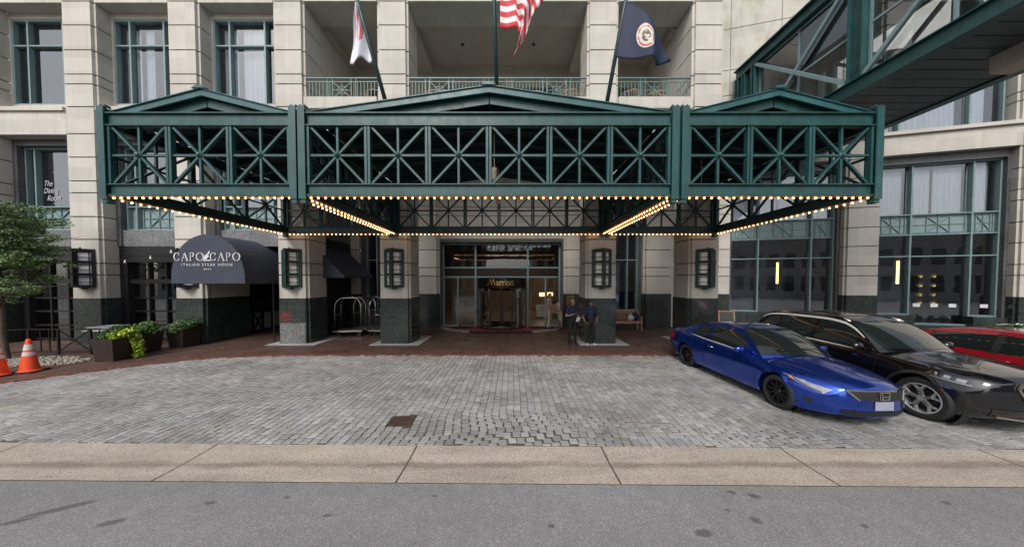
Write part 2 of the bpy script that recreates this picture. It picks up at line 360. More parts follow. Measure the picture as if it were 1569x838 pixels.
# sand bed under the cobbles + cobbles as real stones
b=MB(); b.add([(-40,2.9,-.006),(40,2.9,-.006),(40,9.6,-.006),(-40,9.6,-.006)],[(0,1,2,3)]); struct(b,'cobble_bed',M['sandbed'])
def cobbles():
    b=MB(); cols=[]; rnd=random.Random(3)
    x=-19.0; ci=0
    while x<13.5:
        w=.138; y=gline(x)-rnd.uniform(0,.14)
        while y<9.5:
            d=rnd.uniform(.135,.185); y_next=y+d
            if y<gline(x)+.006: d-=gline(x)+.006-y; y=gline(x)+.006
            if d<.05: y=y_next; continue
            cx,cy=x+w/2,y+d/2
            k=max(0,min(1,(5.55-cy)/.9)); kx=math.exp(-((cx-.9)/3.6)**2); k2=k*(.25+.75*kx); k3=min(1,(cy-gline(cx))/.35); k2d=k2*k3
            # wavy, disturbed rows near the street
            px=cx+k2d*(.05*math.sin(cy*3.1+cx*.5)+.09*math.sin((cy-4)*2.6-cx*.7)*kx)
            py=cy+k2d*.08*math.sin(cx*1.5+1.1)
            an=k2d*(.15*math.cos(cy*3.0+cx*.5)+rnd.uniform(-.09,.09))+rnd.uniform(-.012,.012)*(1+3*k)
            g=.0045+.004*k2
            if cy<curb(cx)-.04 and not (abs(px+1.98)<.235 and abs(py-4.93)<.215):
                hw,hd=w/2-g,d/2-g*1.1; ca,sa=math.cos(an),math.sin(an)
                z=rnd.uniform(-.002,.003)+k2*rnd.uniform(-.004,.004); tx,ty=rnd.uniform(-.02,.02),rnd.uniform(-.02,.02)
                P=[]
                for (s,zz) in ((1,-.02),(1,z),(.86,z+.005)):
                    for (ux,uy) in ((-1,-1),(1,-1),(1,1),(-1,1)):
                        j=.05*rnd.uniform(-1,1)*(k+.3) if s==1 else 0
                        lx,ly=ux*hw*(s+j),uy*hd*(s+j*.8)
                        P.append((px+lx*ca-ly*sa,py+lx*sa+ly*ca,(zz+lx*tx+ly*ty) if zz>-.02 else zz))
                b.add(P,[(0,1,5,4),(1,2,6,5),(2,3,7,6),(3,0,4,7),(4,5,9,8),(5,6,10,9),(6,7,11,10),(7,4,8,11),(8,9,10,11)])
                v=rnd.choice((.27,.30,.32,.33,.34,.35,.39))*rnd.uniform(.93,1.06); hue=rnd.uniform(-.02,.02)
                cols+=[(v*(1.015+hue),v*1.0,v*(1.0-hue))]*12
            y=y_next
        x+=w; ci+=1
    struct(b,'cobblestone_drive',M['cobble'],cols=cols,normals=False)
cobbles()
# brick pavement
b=MB(); P=[(x,y+.20,.012) for x,y in CURB]+[(40,60,.012),(-30,60,.012)]
b.add(P,[tuple(range(len(P)))]); struct(b,'brick_pavement',M['brick'])
b=MB(); fine=[]
x=-24
pts=[]
for (a,bb),(c,d) in zip(CURB[1:],CURB[2:]):
    n=max(1,int(math.hypot(c-a,d-bb)/.11))
    for i in range(n): pts.append((a+(c-a)*i/n,bb+(d-bb)*i/n))
for (x0,y0),(x1,y1) in zip(pts,pts[1:]):
    if x0<-24 or x1>14: continue
    dx,dy=x1-x0,y1-y0; L=math.hypot(dx,dy); nx,ny=-dy/L,dx/L; g=.006/L
    q=[(x0+dx*g,y0+dy*g),(x1-dx*g,y1-dy*g)]
    zt=.019+random.uniform(-.002,.002)
    b.prism([(q[0][0],q[0][1]),(q[1][0],q[1][1]),(q[1][0]+nx*.2,q[1][1]+ny*.2),(q[0][0]+nx*.2,q[0][1]+ny*.2)],-.01,zt)
struct(b,'brick_border',M['redbrick'])

# ------------------------------------------------------------ hotel building
bld=thing('hotel_building','beige stone hotel with dark granite base, teal windows and balconies behind the green canopies','building',(0,11,0))
JO=[1.81,2.73,3.19,4.11,4.99,5.91,6.37,7.28,8.17,9.2,10.06,10.43,11.34,12.27,13.16,14.1,15.5,16.4,17.4]
def footprint(x0,x1,y0,y1,nc,ins=0):
    a,bq,c,d=x0+ins,x1-ins,y0+ins,y1-ins; q=nc
    if not nc: return [(a,c),(bq,c),(bq,d),(a,d)]
    return [(a,c+q),(a+q*0,c+q),(a+q,c+q),(a+q,c),(bq-q,c),(bq-q,c+q),(bq,c+q),(bq,d),(a,d)][1:]
def pier(x0,x1,y0,y1,z1,nc=.09,MX=None,parent=bld,base_split=False,zb=0,mat='stone',label=None):
    b=MB(); js=[z for z in JO if z>=zb and z<z1]+[z1]
    for a,c in zip(js,js[1:]):
        lo=a+(.0 if a==js[0] else .022); hi=c-.022
        b.prism(footprint(x0,x1,y0,y1,nc),lo,hi,0)
    b.prism(footprint(x0,x1,y0,y1,nc,.035),js[0]+.01,z1-.01,1)
    o=b.build('pier',[M[mat],M['joint']],parent,M=MX)
    if label: o['label']=label
    if zb<2:
        g=MB()
        g.prism(footprint(x0-.012,x1+.012,y0-.012,y1,nc),0,.848); g.prism(footprint(x0-.012,x1+.012,y0-.012,y1,nc),.856,1.808); g.prism(footprint(x0,x1,y0,y1,nc,.01),.848,.856)
        gb=g.build('granite_base',M['granite'],o,M=MX)
    return o
P0=pier(-21.4,-20.15,11,11.5,17.4); P1=pier(-17.3,-16.05,11,11.5,17.4); P2=pier(-13.25,-12.05,11,11.5,17.4)
CX=[(-9.2,-8.0),(-5.2,-4.0),(2.9,4.1),(6.95,8.15)]
cols4=[pier(a,c,11,12.1,17.4) for a,c in CX]
# lighter honed block and red stain on the first column
b=MB(); b.box(-9.10,-8.11,10.972,10.985,.02,.84); o=b.build('honed_block',M['granite_grey'],cols4[0])
def redstain():
    t=NT('red_stained_granite'); v=t.n('ShaderNodeTexVoronoi'); v.inputs['Scale'].default_value=55; t.l(t.tc,v.inputs['Vector'])
    c=t.mul(t.ramp(v.outputs['Color'],[(.25,(.012,.018,.017)),(.85,(.07,.085,.08))]),t.ramp(t.noise(1.3,5),[(.3,.7),(.7,1.15)])); c=t.mul(c,t.ramp(t.noise(160,2),[(.35,.6),(.65,1.4)]))
    sx=t.n('ShaderNodeSeparateXYZ'); t.l(t.tc,sx.inputs[0]); dx=mth(t,'MULTIPLY',mth(t,'SUBTRACT',sx.outputs[0],-8.88),1.7); dz=mth(t,'MULTIPLY',mth(t,'SUBTRACT',sx.outputs[2],1.10),1.9)
    r2=mth(t,'ADD',mth(t,'MULTIPLY',dx,dx),mth(t,'MULTIPLY',dz,dz)); m=mth(t,'SUBTRACT',mth(t,'MULTIPLY_ADD',t.noise(7,6,.75),2.6,-.75),r2)
    return t.fin(t.mul(c,(.24,.02,.025),t.ramp(m,[(.35,0.0),(.75,.85)]),'MIX'),.2)
b=MB(); b.box(-9.10,-8.11,10.973,10.984,.87,1.795); b.build('red_stain',redstain(),cols4[0])
# grimy stone pads round the columns
for i,(a,c) in enumerate(CX):
    b=MB(); b.box(a-.3,c+.42,10.72,12.5,.014,.03)
    struct(b,'stone_pad',M['pad'])
# walls of the left wing
def wall(boxes,name,mat,MX=None,parent=bld):
    b=MB()
    for q in boxes: b.box(*q)
    return b.build(name,M[mat],parent,M=MX)
bays_left=[(-20.15,-17.3),(-16.05,-13.25),(-12.05,-9.2)]
def banded(x0,x1,y0,y1,z0,z1,name='wall',mat='stone',MX=None,vj=None):
    b=MB(); zs=[z0]+[z for z in JO if z0+.1<z<z1-.1]+[z1]; xs=[x0]+(vj or [])+[x1]
    for xa,xb in zip(xs,xs[1:]):
        for a,c in zip(zs,zs[1:]): b.box(xa+(0 if xa==x0 else .012),xb-(0 if xb==x1 else .012),y0,y1,a+(.0 if a==z0 else .02),c-(0 if c==z1 else .02),0)
    b.box(x0+.01,x1-.01,y0+.03,y1-.01,z0+.01,z1-.01,1)
    return b.build(name,[M[mat],M['joint']],bld,M=MX)
def lattice(b,x0,x1,y,z0,z1,t=.022):
    cx,cz=(x0+x1)/2,(z0+z1)/2; w=min((z1-z0)*.46,(x1-x0)*.3)
    def hb(za,xa,xb,d): b.box(xa,xb,y-d,y,za-t/2,za+t/2)
    def vb(xa,za,zb,d): b.box(xa-t/2,xa+t/2,y-d,y,za,zb)
    e=.07
    hb(z0+e,x0,x1,.030); hb(z1-e,x0,x1,.030); hb(cz,x0,x1,.032)
    vb(x0+e,z0,z1,.034); vb(x1-e,z0,z1,.034); vb(cx-w,z0,z1,.036); vb(cx+w,z0,z1,.036); vb(cx,z0,z1,.038)
    b.bar((cx-w,y-.02,z0+e),(cx+w,y-.02,z1-e),t,.040,(0,1,0)); b.bar((cx-w,y-.021,z1-e),(cx+w,y-.021,z0+e),t,.044,(0,1,0))
    b.sphere((cx,y-.05,cz),.035,8,5)
def window(x0,x1,z0,z1,y,mull,trans,dep=.14,fw=.058,parent=bld,MX=None,panel=None,curtain=None,glass='glass',room=1.6,fm='teal',label=None,zbot=None,roommat='room'):
    """frame + pane + lattice + curtain; y = outer face of the frame; glass sits dep behind it"""
    b=MB(); xs=[x0]+mull+[x1]
    zb=zbot or {}
    # outer frame
    b.box(x0,x0+fw,y,y+dep+.05,z0,z1); b.box(x1-fw,x1,y,y+dep+.05,z0,z1)
    b.box(x0+fw,x1-fw,y,y+dep+.05,z1-fw,z1)
    for i,(a,c) in enumerate(zip(xs,xs[1:])):
        zz=zb.get(i,z0); a2=a+fw*.55 if i else a+fw; c2=c-fw*.55 if i<len(xs)-2 else c-fw
        b.box(a2,c2,y+.002,y+dep+.05,zz,zz+fw)
        for t in trans: b.box(a2,c2,y+.003,y+dep+.05,t-fw*.45,t+fw*.45)
    for i,m in enumerate(mull):
        zz=min(z0,zb.get(i,z0),zb.get(i+1,z0))
        b.box(m-fw*.55,m+fw*.55,y-.01,y+dep+.05,zz,z1-fw)
    w=b.build('window',M[fm],parent,M=MX)
    if label: w['label']=label
    g=MB()
    for i,(a,c) in enumerate(zip(xs,xs[1:])):
        zz=zb.get(i,z0); zl=[zz+fw]+[q for q in trans]+[z1-fw]
        for za,zc in zip(zl,zl[1:]):
            if panel and abs(za-panel[0])<.01: continue
            tl=random.uniform(-.004,.004)
            g.add([(a+.03,y+dep+tl,za),(c-.03,y+dep-tl,za),(c-.03,y+dep-tl*.5,zc),(a+.03,y+dep+tl*.7,zc)],[(0,1,2,3)])
    g.build('pane',M[glass],w,M=MX,normals=False)
    if panel:
        p=MB(); l=MB()
        for i,(a,c) in enumerate(zip(xs,xs[1:])):
            p.box(a+.035,c-.035,y+dep-.01,y+dep+.02,panel[0],panel[1])
            if c-a>.75: lattice(l,a+.06,c-.06,y+dep-.012,panel[0]+.03,panel[1]-.03)
        p.build('spandrel_panel',M['teal_panel'],w,M=MX); l.build('lattice',M[fm],w,M=MX)
    if curtain:
        q=MB()
        for (a,c,za,zc) in curtain:
            n=max(8,int((c-a)*36)); ph=random.uniform(0,6)
            q.grid(lambda u,v:(a+(c-a)*u,y+dep+.22+.035*math.sin(u*(c-a)*34+ph+math.sin(u*9)*1.2)*(1-.35*v),za+(zc-za)*v),n,3)
        q.build('curtain',M['curtain'],w,M=MX,smooth=True,normals=False)
    if room:
        r=MB(); zlow=min([z0]+list(zb.values())); yb=y+dep+room
        r.add([(x0,yb,zlow),(x1,yb,zlow),(x1,yb,z1),(x0,yb,z1),(x0,y+dep+.06,zlow),(x1,y+dep+.06,zlow),(x1,y+dep+.06,z1),(x0,y+dep+.06,z1)],
              [(0,1,2,3),(4,5,1,0),(7,3,2,6),(4,0,3,7),(5,6,2,1)])
        r.build('room_lining',M[roommat],w,M=MX)
    return w
up_cur=[[],[(-15.95,-15.35,9.65,12.8),(-15.1,-14.75,9.65,12.8)],[(-11.9,-11.35,9.65,12.8),(-11.1,-10.1,9.65,12.8)]]
for k,(a,c) in enumerate(bays_left):
    # storey band, sills, lintel
    wall([(a,c,11.05,12.0,8.17,9.05)],'storey_band','stone'); wall([(a,c,10.97,11.9,9.052,9.2)],'window_sill','stone')
    wall([(a,c,11.5,11.75,9.2,9.58)],'wall','stone'); wall([(a,c,11.5,12.3,12.93,13.16)],'wall','soffit'); wall([(a,c,11.06,12.6,13.162,17.3)],'wall','stone')
    wall([(a-.0,a+.08,11.5,12.2,9.58,12.93),(c-.08,c,11.5,12.2,9.58,12.93)],'window_jamb','stone')
    window(a+.08,c-.08,9.585,12.925,11.52,[a+.72,c-.72],[11.92],dep=.13,curtain=up_cur[k],glass='glass_dark' if k==0 else 'glass',label=['dark upper window partly hidden at the left edge','upper window with half drawn white curtain','upper window with full white curtains'][k])
    # lower storey: charcoal surround + window + grey spandrel
    wall([(a,a+.18,11.45,12.3,3.902,7.93),(c-.18,c,11.45,12.3,3.902,7.93),(a,c,11.45,12.3,7.932,8.168)],'granite_surround','granite_surround')
    b=MB(); mid=(a+c)/2; b.box(a+.18,mid-.006,11.5,12.3,3.9,4.55); b.box(mid+.006,c-.18,11.5,12.3,3.9,4.55); b.build('granite_spandrel',M['granite_grey'],bld)
    window(a+.2,c-.2,4.56,7.92,11.62,[a+.62,c-.62],[5.53],dep=.15,panel=(4.62,5.53),glass='glass_dark',label=['window with lattice panel and the words The Dining Room','window with lattice panel above the restaurant door','window with lattice panel above the vaulted awning'][k])
    wall([(a,c,12.35,12.6,3.9,8.1)],'wall','room')
# storefronts of the two left bays
for k,(a,c) in enumerate(bays_left[:2]):
    b=MB(); y=11.55
    b.box(a,a+.32,y-.05,12.4,0,3.89); b.box(c-.32,c,y-.05,12.4,0,3.89); b.box(a+.32,c-.32,y-.08,12.4,3.25,3.89); b.box(a+.32,c-.32,y,y+.3,2.38,2.56)
    b.box(a+.32,c-.32,y-.1,y-.08,3.5,3.6)
    n=3
    for i in range(1,n): xx=a+.32+(c-a-.64)*i/n; b.box(xx-.03,xx+.03,y+.05,y+.2,0,3.25)
    for zz in (.05,.62,1.2,1.75): b.box(a+.32,c-.32,y+.07,y+.18,zz,zz+.07)
    sf=b.build('storefront',M['black'],bld); sf['label']=['black storefront behind the tree','black storefront with the dark restaurant door'][k]
    g=MB(); g.add([(a+.3,y+.13,0),(c-.3,y+.13,0),(c-.3,y+.13,3.3),(a+.3,y+.13,3.3)],[(0,1,2,3)]); g.build('pane',M['glass_dark'],sf,normals=False)
    r=MB(); r.add([(a,14,0),(c,14,0),(c,14,3.9),(a,14,3.9),(a,12.4,0),(c,12.4,0),(c,12.4,3.9),(a,12.4,3.9)],[(0,1,2,3),(4,5,1,0),(7,3,2,6),(4,0,3,7),(5,6,2,1)]); r.build('room_lining',M['room'],sf)
# tunnel behind the vaulted awning
wall([(-13.25,-12.06,11.52,12.9,1.815,8.1),(-13.25,-12.5,12.9,15.2,2.9,8.1)],'wall','stone')
wall([(-13.25,-12.05,11.52,12.9,0,1.81)],'granite_base','granite')
b=MB()
for yy in (12.95,13.5,14.05,14.6,15.1): b.box(-12.55,-12.48,yy-.03,yy+.03,0,2.9)
b.box(-12.55,-12.47,12.9,15.2,.93,1.02); b.box(-12.55,-12.47,12.9,15.2,.0,.1); b.box(-12.55,-12.46,12.9,15.2,2.8,2.9)
b.bar((-12.5,13.53,.1),(-12.5,14.02,.93),.05,.05); b.bar((-12.505,13.53,.93),(-12.505,14.02,.1),.05,.054)
tf=b.build('passage_timber_frame',M['black'],bld)
wall([(-12.7,-12.56,12.9,15.2,0,.95)],'passage_low_wall','stone'); wall([(-12.7,-12.56,12.9,15.2,.95,2.9)],'passage_dark_window','carglass')
wall([(-12.7,-8.9,15.2,15.4,0,8.1)],'wall','room')
wall([(-12.05,-9.2,12.62,15.2,3.95,4.1)],'passage_ceiling','room')
wall([(-9.05,-8.42,12.12,15.0,4.4,8.1)],'wall','granite_grey'); wall([(-9.04,-8.43,12.12,15.0,0,4.395)],'wall','black')
# recessed centre facade
GY=14.7
for (a,c,z) in ((-9.5,-8.05,8.2),(-4.95,-3.82,8.2),(2.72,3.95,8.2),(6.9,8.4,8.2)): pier(a,c,GY,15.02,z,nc=.12)
banded(-3.82,2.72,14.9,15.3,4.72,8.2)
for q in ((-8.05,-7.75,14.98,15.3,0,8.2),(-6.3,-4.95,14.98,15.3,0,8.2),(-7.75,-6.3,14.98,15.3,0,.9),(3.95,5.15,14.98,15.3,0,8.2),(6.7,6.9,14.98,15.3,0,8.2),(5.15,6.7,14.98,15.3,0,.9)): wall([q],'granite_wall','granite_surround')
window(-7.75,-6.3,.9,8.1,15.0,[-7.2],[3.6,5.53],dep=.15,glass='glass_dark'); window(5.15,6.7,.9,8.1,15.0,[6.15],[3.6,5.53],dep=.15,glass='glass_dark',curtain=[(5.2,5.9,.95,3.5)])
wall([(-9.0,9.6,12.1,15.6,8.22,9.1)],'floor_slab','soffit')
# balcony storey
for (a,c) in ((-8.0,-5.2),(-4.0,2.9),(4.1,6.95)):
    wall([(a,c,11.08,12.0,8.16,9.12)],'storey_band','stone'); wall([(a,c,10.95,11.35,9.122,9.55)],'balcony_parapet','stone'); 
    wall([(a,c,11.0,12.1,13.16,17.3)],'wall','stone')
    b=MB(); y=11.1; z0,z1=9.56,10.36
    b.box(a+.02,c-.02,y-.03,y+.03,z1-.04,z1); b.box(a+.02,c-.02,y-.015,y+.015,z1-.17,z1-.14); b.box(a+.02,c-.02,y-.015,y+.015,z0+.0,z0+.03)
    n=int((c-a)/.13); cxs=[(a+c)/2] if c-a<4 else [a+(c-a)*.5,a+(c-a)*.17,a+(c-a)*.83]
    for i in range(1,n):
        x=a+(c-a)*i/n
        if min(abs(x-q) for q in cxs)<.38: continue
        b.box(x-.011,x+.011,y-.011,y+.011,z0+.03,z1-.17)
    for q in cxs:
        for s in (-1,1):
            b.box(q+s*.36-.014,q+s*.36+.014,y-.014,y+.014,z0,z1-.04); b.box(q+s*.54-.014,q+s*.54+.014,y-.014,y+.014,z0,z1-.04)
        zc=(z0+z1-.14)/2
        b.bar((q-.35,y,z0+.03),(q+.35,y,z1-.17),.018,.018); b.bar((q-.35,y,z1-.17),(q+.35,y,z0+.03),.018,.022)
        b.box(q-.01,q+.01,y-.008,y+.008,z0+.03,z1-.17); b.box(q-.35,q+.35,y-.007,y+.007,zc-.01,zc+.01)
        for s in (-1,1): b.box(q+s*.15-.008,q+s*.15+.008,y-.009,y+.009,zc-.13,zc+.13); b.box(q-.15,q+.15,y-.0095,y+.0095,zc+s*.13-.008,zc+s*.13+.008)
    b.build('balcony_railing',M['rail'],bld)
wall([(-8.0,6.95,12.1,15.0,13.45,13.7)],'balcony_ceiling','soffit')
b=MB()
for x in (-2.3,1.0,-6.6,5.6):
    b.lathe((x,13.3,13.44),[(.075,0),(.075,-.03),(.05,-.03),(.05,.005)],14)
b.build('recessed_downlight',M['bronze'],bld)
wall([(-8.0,6.95,12.1,12.16,13.3,13.449)],'ceiling_beam','soffit')
for q in ((-8.0,-7.85),(-5.2,-4.0),(2.9,4.1),(6.8,6.95)): wall([(q[0],q[1],12.16,14.6,13.05,13.449)],'ceiling_beam','soffit')
wall([(-8.9,8.2,14.6,14.9,9.1,13.449)],'wall','stone')
wall([(-9.0,-8.01,12.1,14.6,9.1,13.449)],'wall','stone'); wall([(6.96,7.6,12.1,14.6,9.1,13.449)],'wall','stone')
window(-3.4,2.3,9.15,12.3,14.5,[-2.0,-.55,.9],[],dep=.06,glass='glass_dark',room=0); window(-7.4,-5.5,9.15,12.3,14.5,[-6.5],[],dep=.06,glass='glass_dark',room=0)
window(4.4,6.4,9.15,12.3,14.5,[5.4],[],dep=.06,glass='glass_dark',room=0)
# ------------------------------------------------------------ right wing (turned 14 degrees)
MW=Matrix.Translation((11.3,14.45,0))@Matrix.Rotation(R(-14),4,'Z')
pier(-1.2,-.06,0,.5,9.05,MX=MW); pier(4.62,5.92,0,.5,9.05,MX=MW,zb=0); pier(10.45,11.9,0,.5,9.05,MX=MW); pier(10.3,11.9,0,.5,17.3,MX=MW,zb=9.2)
wall([(-3.2,-1.2,.1,.6,0,9.1)],'wall','stone',MW)
for k,(a,c) in enumerate(((-.06,4.62),(5.92,10.45))):
    wall([(a,c,.3,.9,7.85,8.18),(a,a+.16,.3,.9,.9,7.85),(c-.12,c,.3,.9,.9,7.85)],'granite_surround','granite_surround',MW)
    wall([(a,a+1.45,.2,.9,0,.9),(c-1.1,c,.2,.9,0,.9),(a+1.45,c-1.1,.2,.9,0,.47)],'granite_plinth','granite',MW)
    m1,m2=a+1.42,c-1.03
    cur=[(a+.2,m1-.1,5.6,7.7),(m1+.1,m1+.9,5.6,7.7),(m1+1.02,m2-.1,5.6,7.7),(m2+.1,c-.2,5.6,7.7)]
    w=window(a+.16,c-.12,.9,7.85,.45,[m1,m2],[3.63,4.62,5.55],dep=.14,MX=MW,panel=(4.62,5.55),curtain=cur,zbot={1:.47},label=['tall restaurant window right of the last column','tall restaurant window with four paper notices'][k],room=3.2)
    if k==1:
        nb=MB()
        for u in (7.75,8.37,9.0,10.05): nb.box(u-.13,u+.13,.572,.576,1.28,1.44)
        nb.build('paper_notice',M['white'],w,M=MW)
        tb=MB()
        for u in (8.7,9.2):
            for z in (1.45,1.85,2.3,2.75): tb.lathe((u,1.6,z),[(0,.02),(.08,.0),(.13,-.03)],16,'y')
        tb.build('wall_plates',M['gold'],w,M=MW)
    wall([(a-.0,c+.0,.0,.6,8.2,9.05)],'storey_band','stone',MW)
wall([(4.62,5.92,-.03,.6,8.17,8.2)],'wall','stone',MW)
wall([(-1.2,11.9,-.12,.6,9.07,9.22)],'window_sill','stone',MW)
# the facades run on beyond both edges of the picture
pier(11.95,28,.12,.6,17.3,MX=MW,nc=0).name='side_wall'; pier(-42,-21.45,11.12,11.6,17.4,nc=0).name='side_wall'
# upper wall (blank, mossy) and the upper window bay
b=MB(); zs=[9.23,10.43,11.9,13.16,15.2,17.0,19]; us=[-4.5,-.25,1.9,4.3]
for i,(a,c) in enumerate(zip(zs,zs[1:])):
    for ua,ub in zip(us,us[1:]): b.box(ua+.012,ub-.012,.0,.5,a+.02,c-.015,0)
b.box(-4.5,4.28,.04,.48,9.23,18.9,1); b.box(-4.5,4.3,-.14,0,16.9,17.1,0)
b.build('mossy_upper_wall',[M['stone_moss'],M['joint']],bld,M=MW)
pier(4.3,5.3,0,.5,17.3,MX=MW,zb=9.2)
window(5.35,10.2,9.3,12.9,.35,[6.7,9.1],[11.9],dep=.12,MX=MW,curtain=[(5.5,6.6,9.4,12.8),(6.8,8.9,9.4,12.8),(9.2,9.9,9.4,12.8)],label='upper curtained window behind the skywalk')
wall([(5.3,10.3,.0,.6,12.95,17.3)],'wall','stone',MW)
for u,v,z in ((9.6,1.2,11.0),): pass
# ------------------------------------------------------------ entrance
ent=MB(); y=15.32
xs=[-3.72,-1.98,.86,2.58]; fw=.085
for x in xs: ent.box(x-fw/2,x+fw/2,y-.04,y+.1,0,4.52)
ent.box(xs[0],xs[-1],y-.035,y+.1,4.44,4.53); ent.box(xs[0],xs[-1],y-.032,y+.1,3.17,3.25); ent.box(xs[0],xs[-1],y-.034,y+.1,2.66,2.74)
for x in (-2.95,1.82): ent.box(x-.035,x+.035,y-.03,y+.08,0,2.66)
for a,c in ((-3.68,-2.98),(1.86,2.54)): ent.box(a,c,y-.02,y+.06,0,.1)
E0=ent.build('entrance_frame',M['teal'],bld)
b=MB()
for a,c in zip(xs,xs[1:]): b.box(a+.05,c-.05,y+.0,y+.06,2.745,3.165)
b.build('bronze_fascia',M['bronze'],E0)
b=MB()
for (a,c,z0,z1) in ((-3.72,-1.98,3.25,4.44),(-1.98,.86,3.25,4.44),(.86,2.58,3.25,4.44),(-3.72,-2.95,.1,2.66),(-2.95,-1.98,.1,2.66),(1.82,2.58,.1,2.66)):
    b.add([(a,y+.03,z0),(c,y+.031,z0),(c,y+.028,z1),(a,y+.029,z1)],[(0,1,2,3)])
b.build('pane',M['glass_door'],E0,normals=False)
wall([(-3.82,-3.765,14.9,15.9,0,4.72),(2.625,2.72,14.9,15.9,0,4.72),(-3.765,2.625,14.9,15.9,4.54,4.72)],'granite_surround','granite_surround')
b=MB()
b.tube([(1.03,y-.14,.9),(1.03,y-.14,1.9)],.018,8); b.tube([(1.03,y-.14,1.0),(1.03,y-.04,1.0)],.012,6); b.tube([(1.03,y-.14,1.8),(1.03,y-.04,1.8)],.012,6)
b.tube([(1.03,y-.14,.35),(1.03,y-.14,.9)],.012,8)
b.build('door_pull',M['gold'],E0)
# revolving door
CXR,CYR,RR=-.56,15.34,1.34
b=MB(); b.lathe((CXR,CYR,0),[(RR-.08,2.1),(RR,2.1),(RR,2.655),(RR-.08,2.655)],48); b.lathe((CXR,CYR,0),[(0,2.12),(RR-.08,2.12)],48)
RD=b.build('revolving_door',M['bronze'],bld,smooth='auto')
b=MB()
for a in (-PI*.97,-PI*.79,-PI*.635,-PI*.365,-PI*.21,-PI*.03):
    px,py=CXR+(RR-.03)*math.cos(a),CYR+(RR-.03)*math.sin(a); b.box(px-.045,px+.045,py-.04,py+.04,0,2.1)
b.lathe((CXR,CYR,0),[(RR-.07,.0),(RR,.0),(RR,.1),(RR-.07,.1)],48)
b.build('door_post',M['bronze'],RD)
b=MB(); b.grid(lambda u,v:(CXR+(RR-.03)*math.cos(-PI*(.635+.345*u)),CYR+(RR-.03)*math.sin(-PI*(.635+.345*u)),.1+2.0*v),10,1); b.build('curved_pane',M['glass_door'],RD,normals=False,smooth=True)
b=MB(); b.grid(lambda u,v:(CXR+(RR-.03)*math.cos(-PI*(.02+.345*u)),CYR+(RR-.03)*math.sin(-PI*(.02+.345*u)),.1+2.0*v),10,1)
b.build('curved_pane',M['glass_door'],RD,normals=False,smooth=True)
for k in range(4):
    a=R(38)+k*PI/2; d=Vector((math.cos(a),math.sin(a),0)); c=Vector((CXR,CYR,0)); b=MB()
    for r0 in (.06,RR-.14): b.bar(c+d*r0+Vector((0,0,.03)),c+d*r0+Vector((0,0,2.08)),.06,.045)
    for z in (.12,2.04): b.bar(c+d*.09+Vector((0,0,z)),c+d*(RR-.17)+Vector((0,0,z)),.043,.14)
    b.bar(c+d*.09+Vector((0,0,1.05)),c+d*(RR-.17)+Vector((0,0,1.05)),.03,.03,m=1)
    b.build('door_wing',[M['bronze'],M['gold']],RD)
b=MB(); b.lathe((CXR,CYR,.02),[(0,.02),(RR-.1,.02)],40); b.build('door_floor_disc',M['lobby_floor'],RD)
def textmesh(name,body,size,mat,parent,loc,rot=(PI/2,0,0),ext=.006,off=0,shear=0,spacing=1,xscale=1,curve=None,align='CENTER'):
    cu=bpy.data.curves.new(name,'FONT'); cu.body=body; cu.size=size; cu.extrude=ext; cu.offset=off; cu.shear=shear; cu.space_character=spacing; cu.align_x=align
    to=bpy.data.objects.new('tmp',cu); COL.objects.link(to); bpy.context.view_layer.update()
    me=bpy.data.meshes.new_from_object(to.evaluated_get(bpy.context.evaluated_depsgraph_get())); bpy.data.objects.remove(to)
    me.materials.clear(); me.materials.append(mat); me.name=name
    Mx=Matrix.Translation(loc)@Matrix.Rotation(rot[2],4,'Z')@Matrix.Rotation(rot[0],4,'X')
    o0=world_loc(parent) if parent else Vector()
    for v in me.vertices:
        p=Vector((v.co.x*xscale,v.co.y,v.co.z))
        p=Mx@p
        if curve: p=curve(p)
        v.co=p-o0
    ob=bpy.data.objects.new(name,me); COL.objects.link(ob); ob.parent=parent; return ob
def wrap(p):   # wrap on the drum
    dx=p.x-CXR; a=dx/(RR+.012); off=(CYR-RR-.012)-p.y
    rr=RR+.012+off; return Vector((CXR+rr*math.sin(a),CYR-rr*math.cos(a),p.z))
textmesh('lettering','arriott',.44,M['gold'],RD,(CXR+.24,CYR-RR-.012,2.27),off=.010,xscale=.80,curve=wrap,ext=.012)
b=MB()
def stroke(b,pts,w0,th=.012):
    for p,q in zip(pts,pts[1:]): b.bar((p[0],0,p[1]),(q[0],0,q[1]),th*2,w0,(0,0,1))
for pts,w in (([(0,.0),(.06,.03),(.10,.10),(.17,.30),(.17,.33)],.035),([(.17,.33),(.27,.02)],.055),([(.25,.06),(.33,.31)],.035),([(.33,.33),(.43,.02)],.055),([(-.02,-.01),(.04,-.015),(.08,.04)],.02)):
    stroke(b,pts,w)
b.v=[tuple(wrap(Vector((CXR-.72+x,CYR-RR-.012+yy,2.27+z)))) for x,yy,z in b.v]
b.build('lettering',M['gold'],RD)
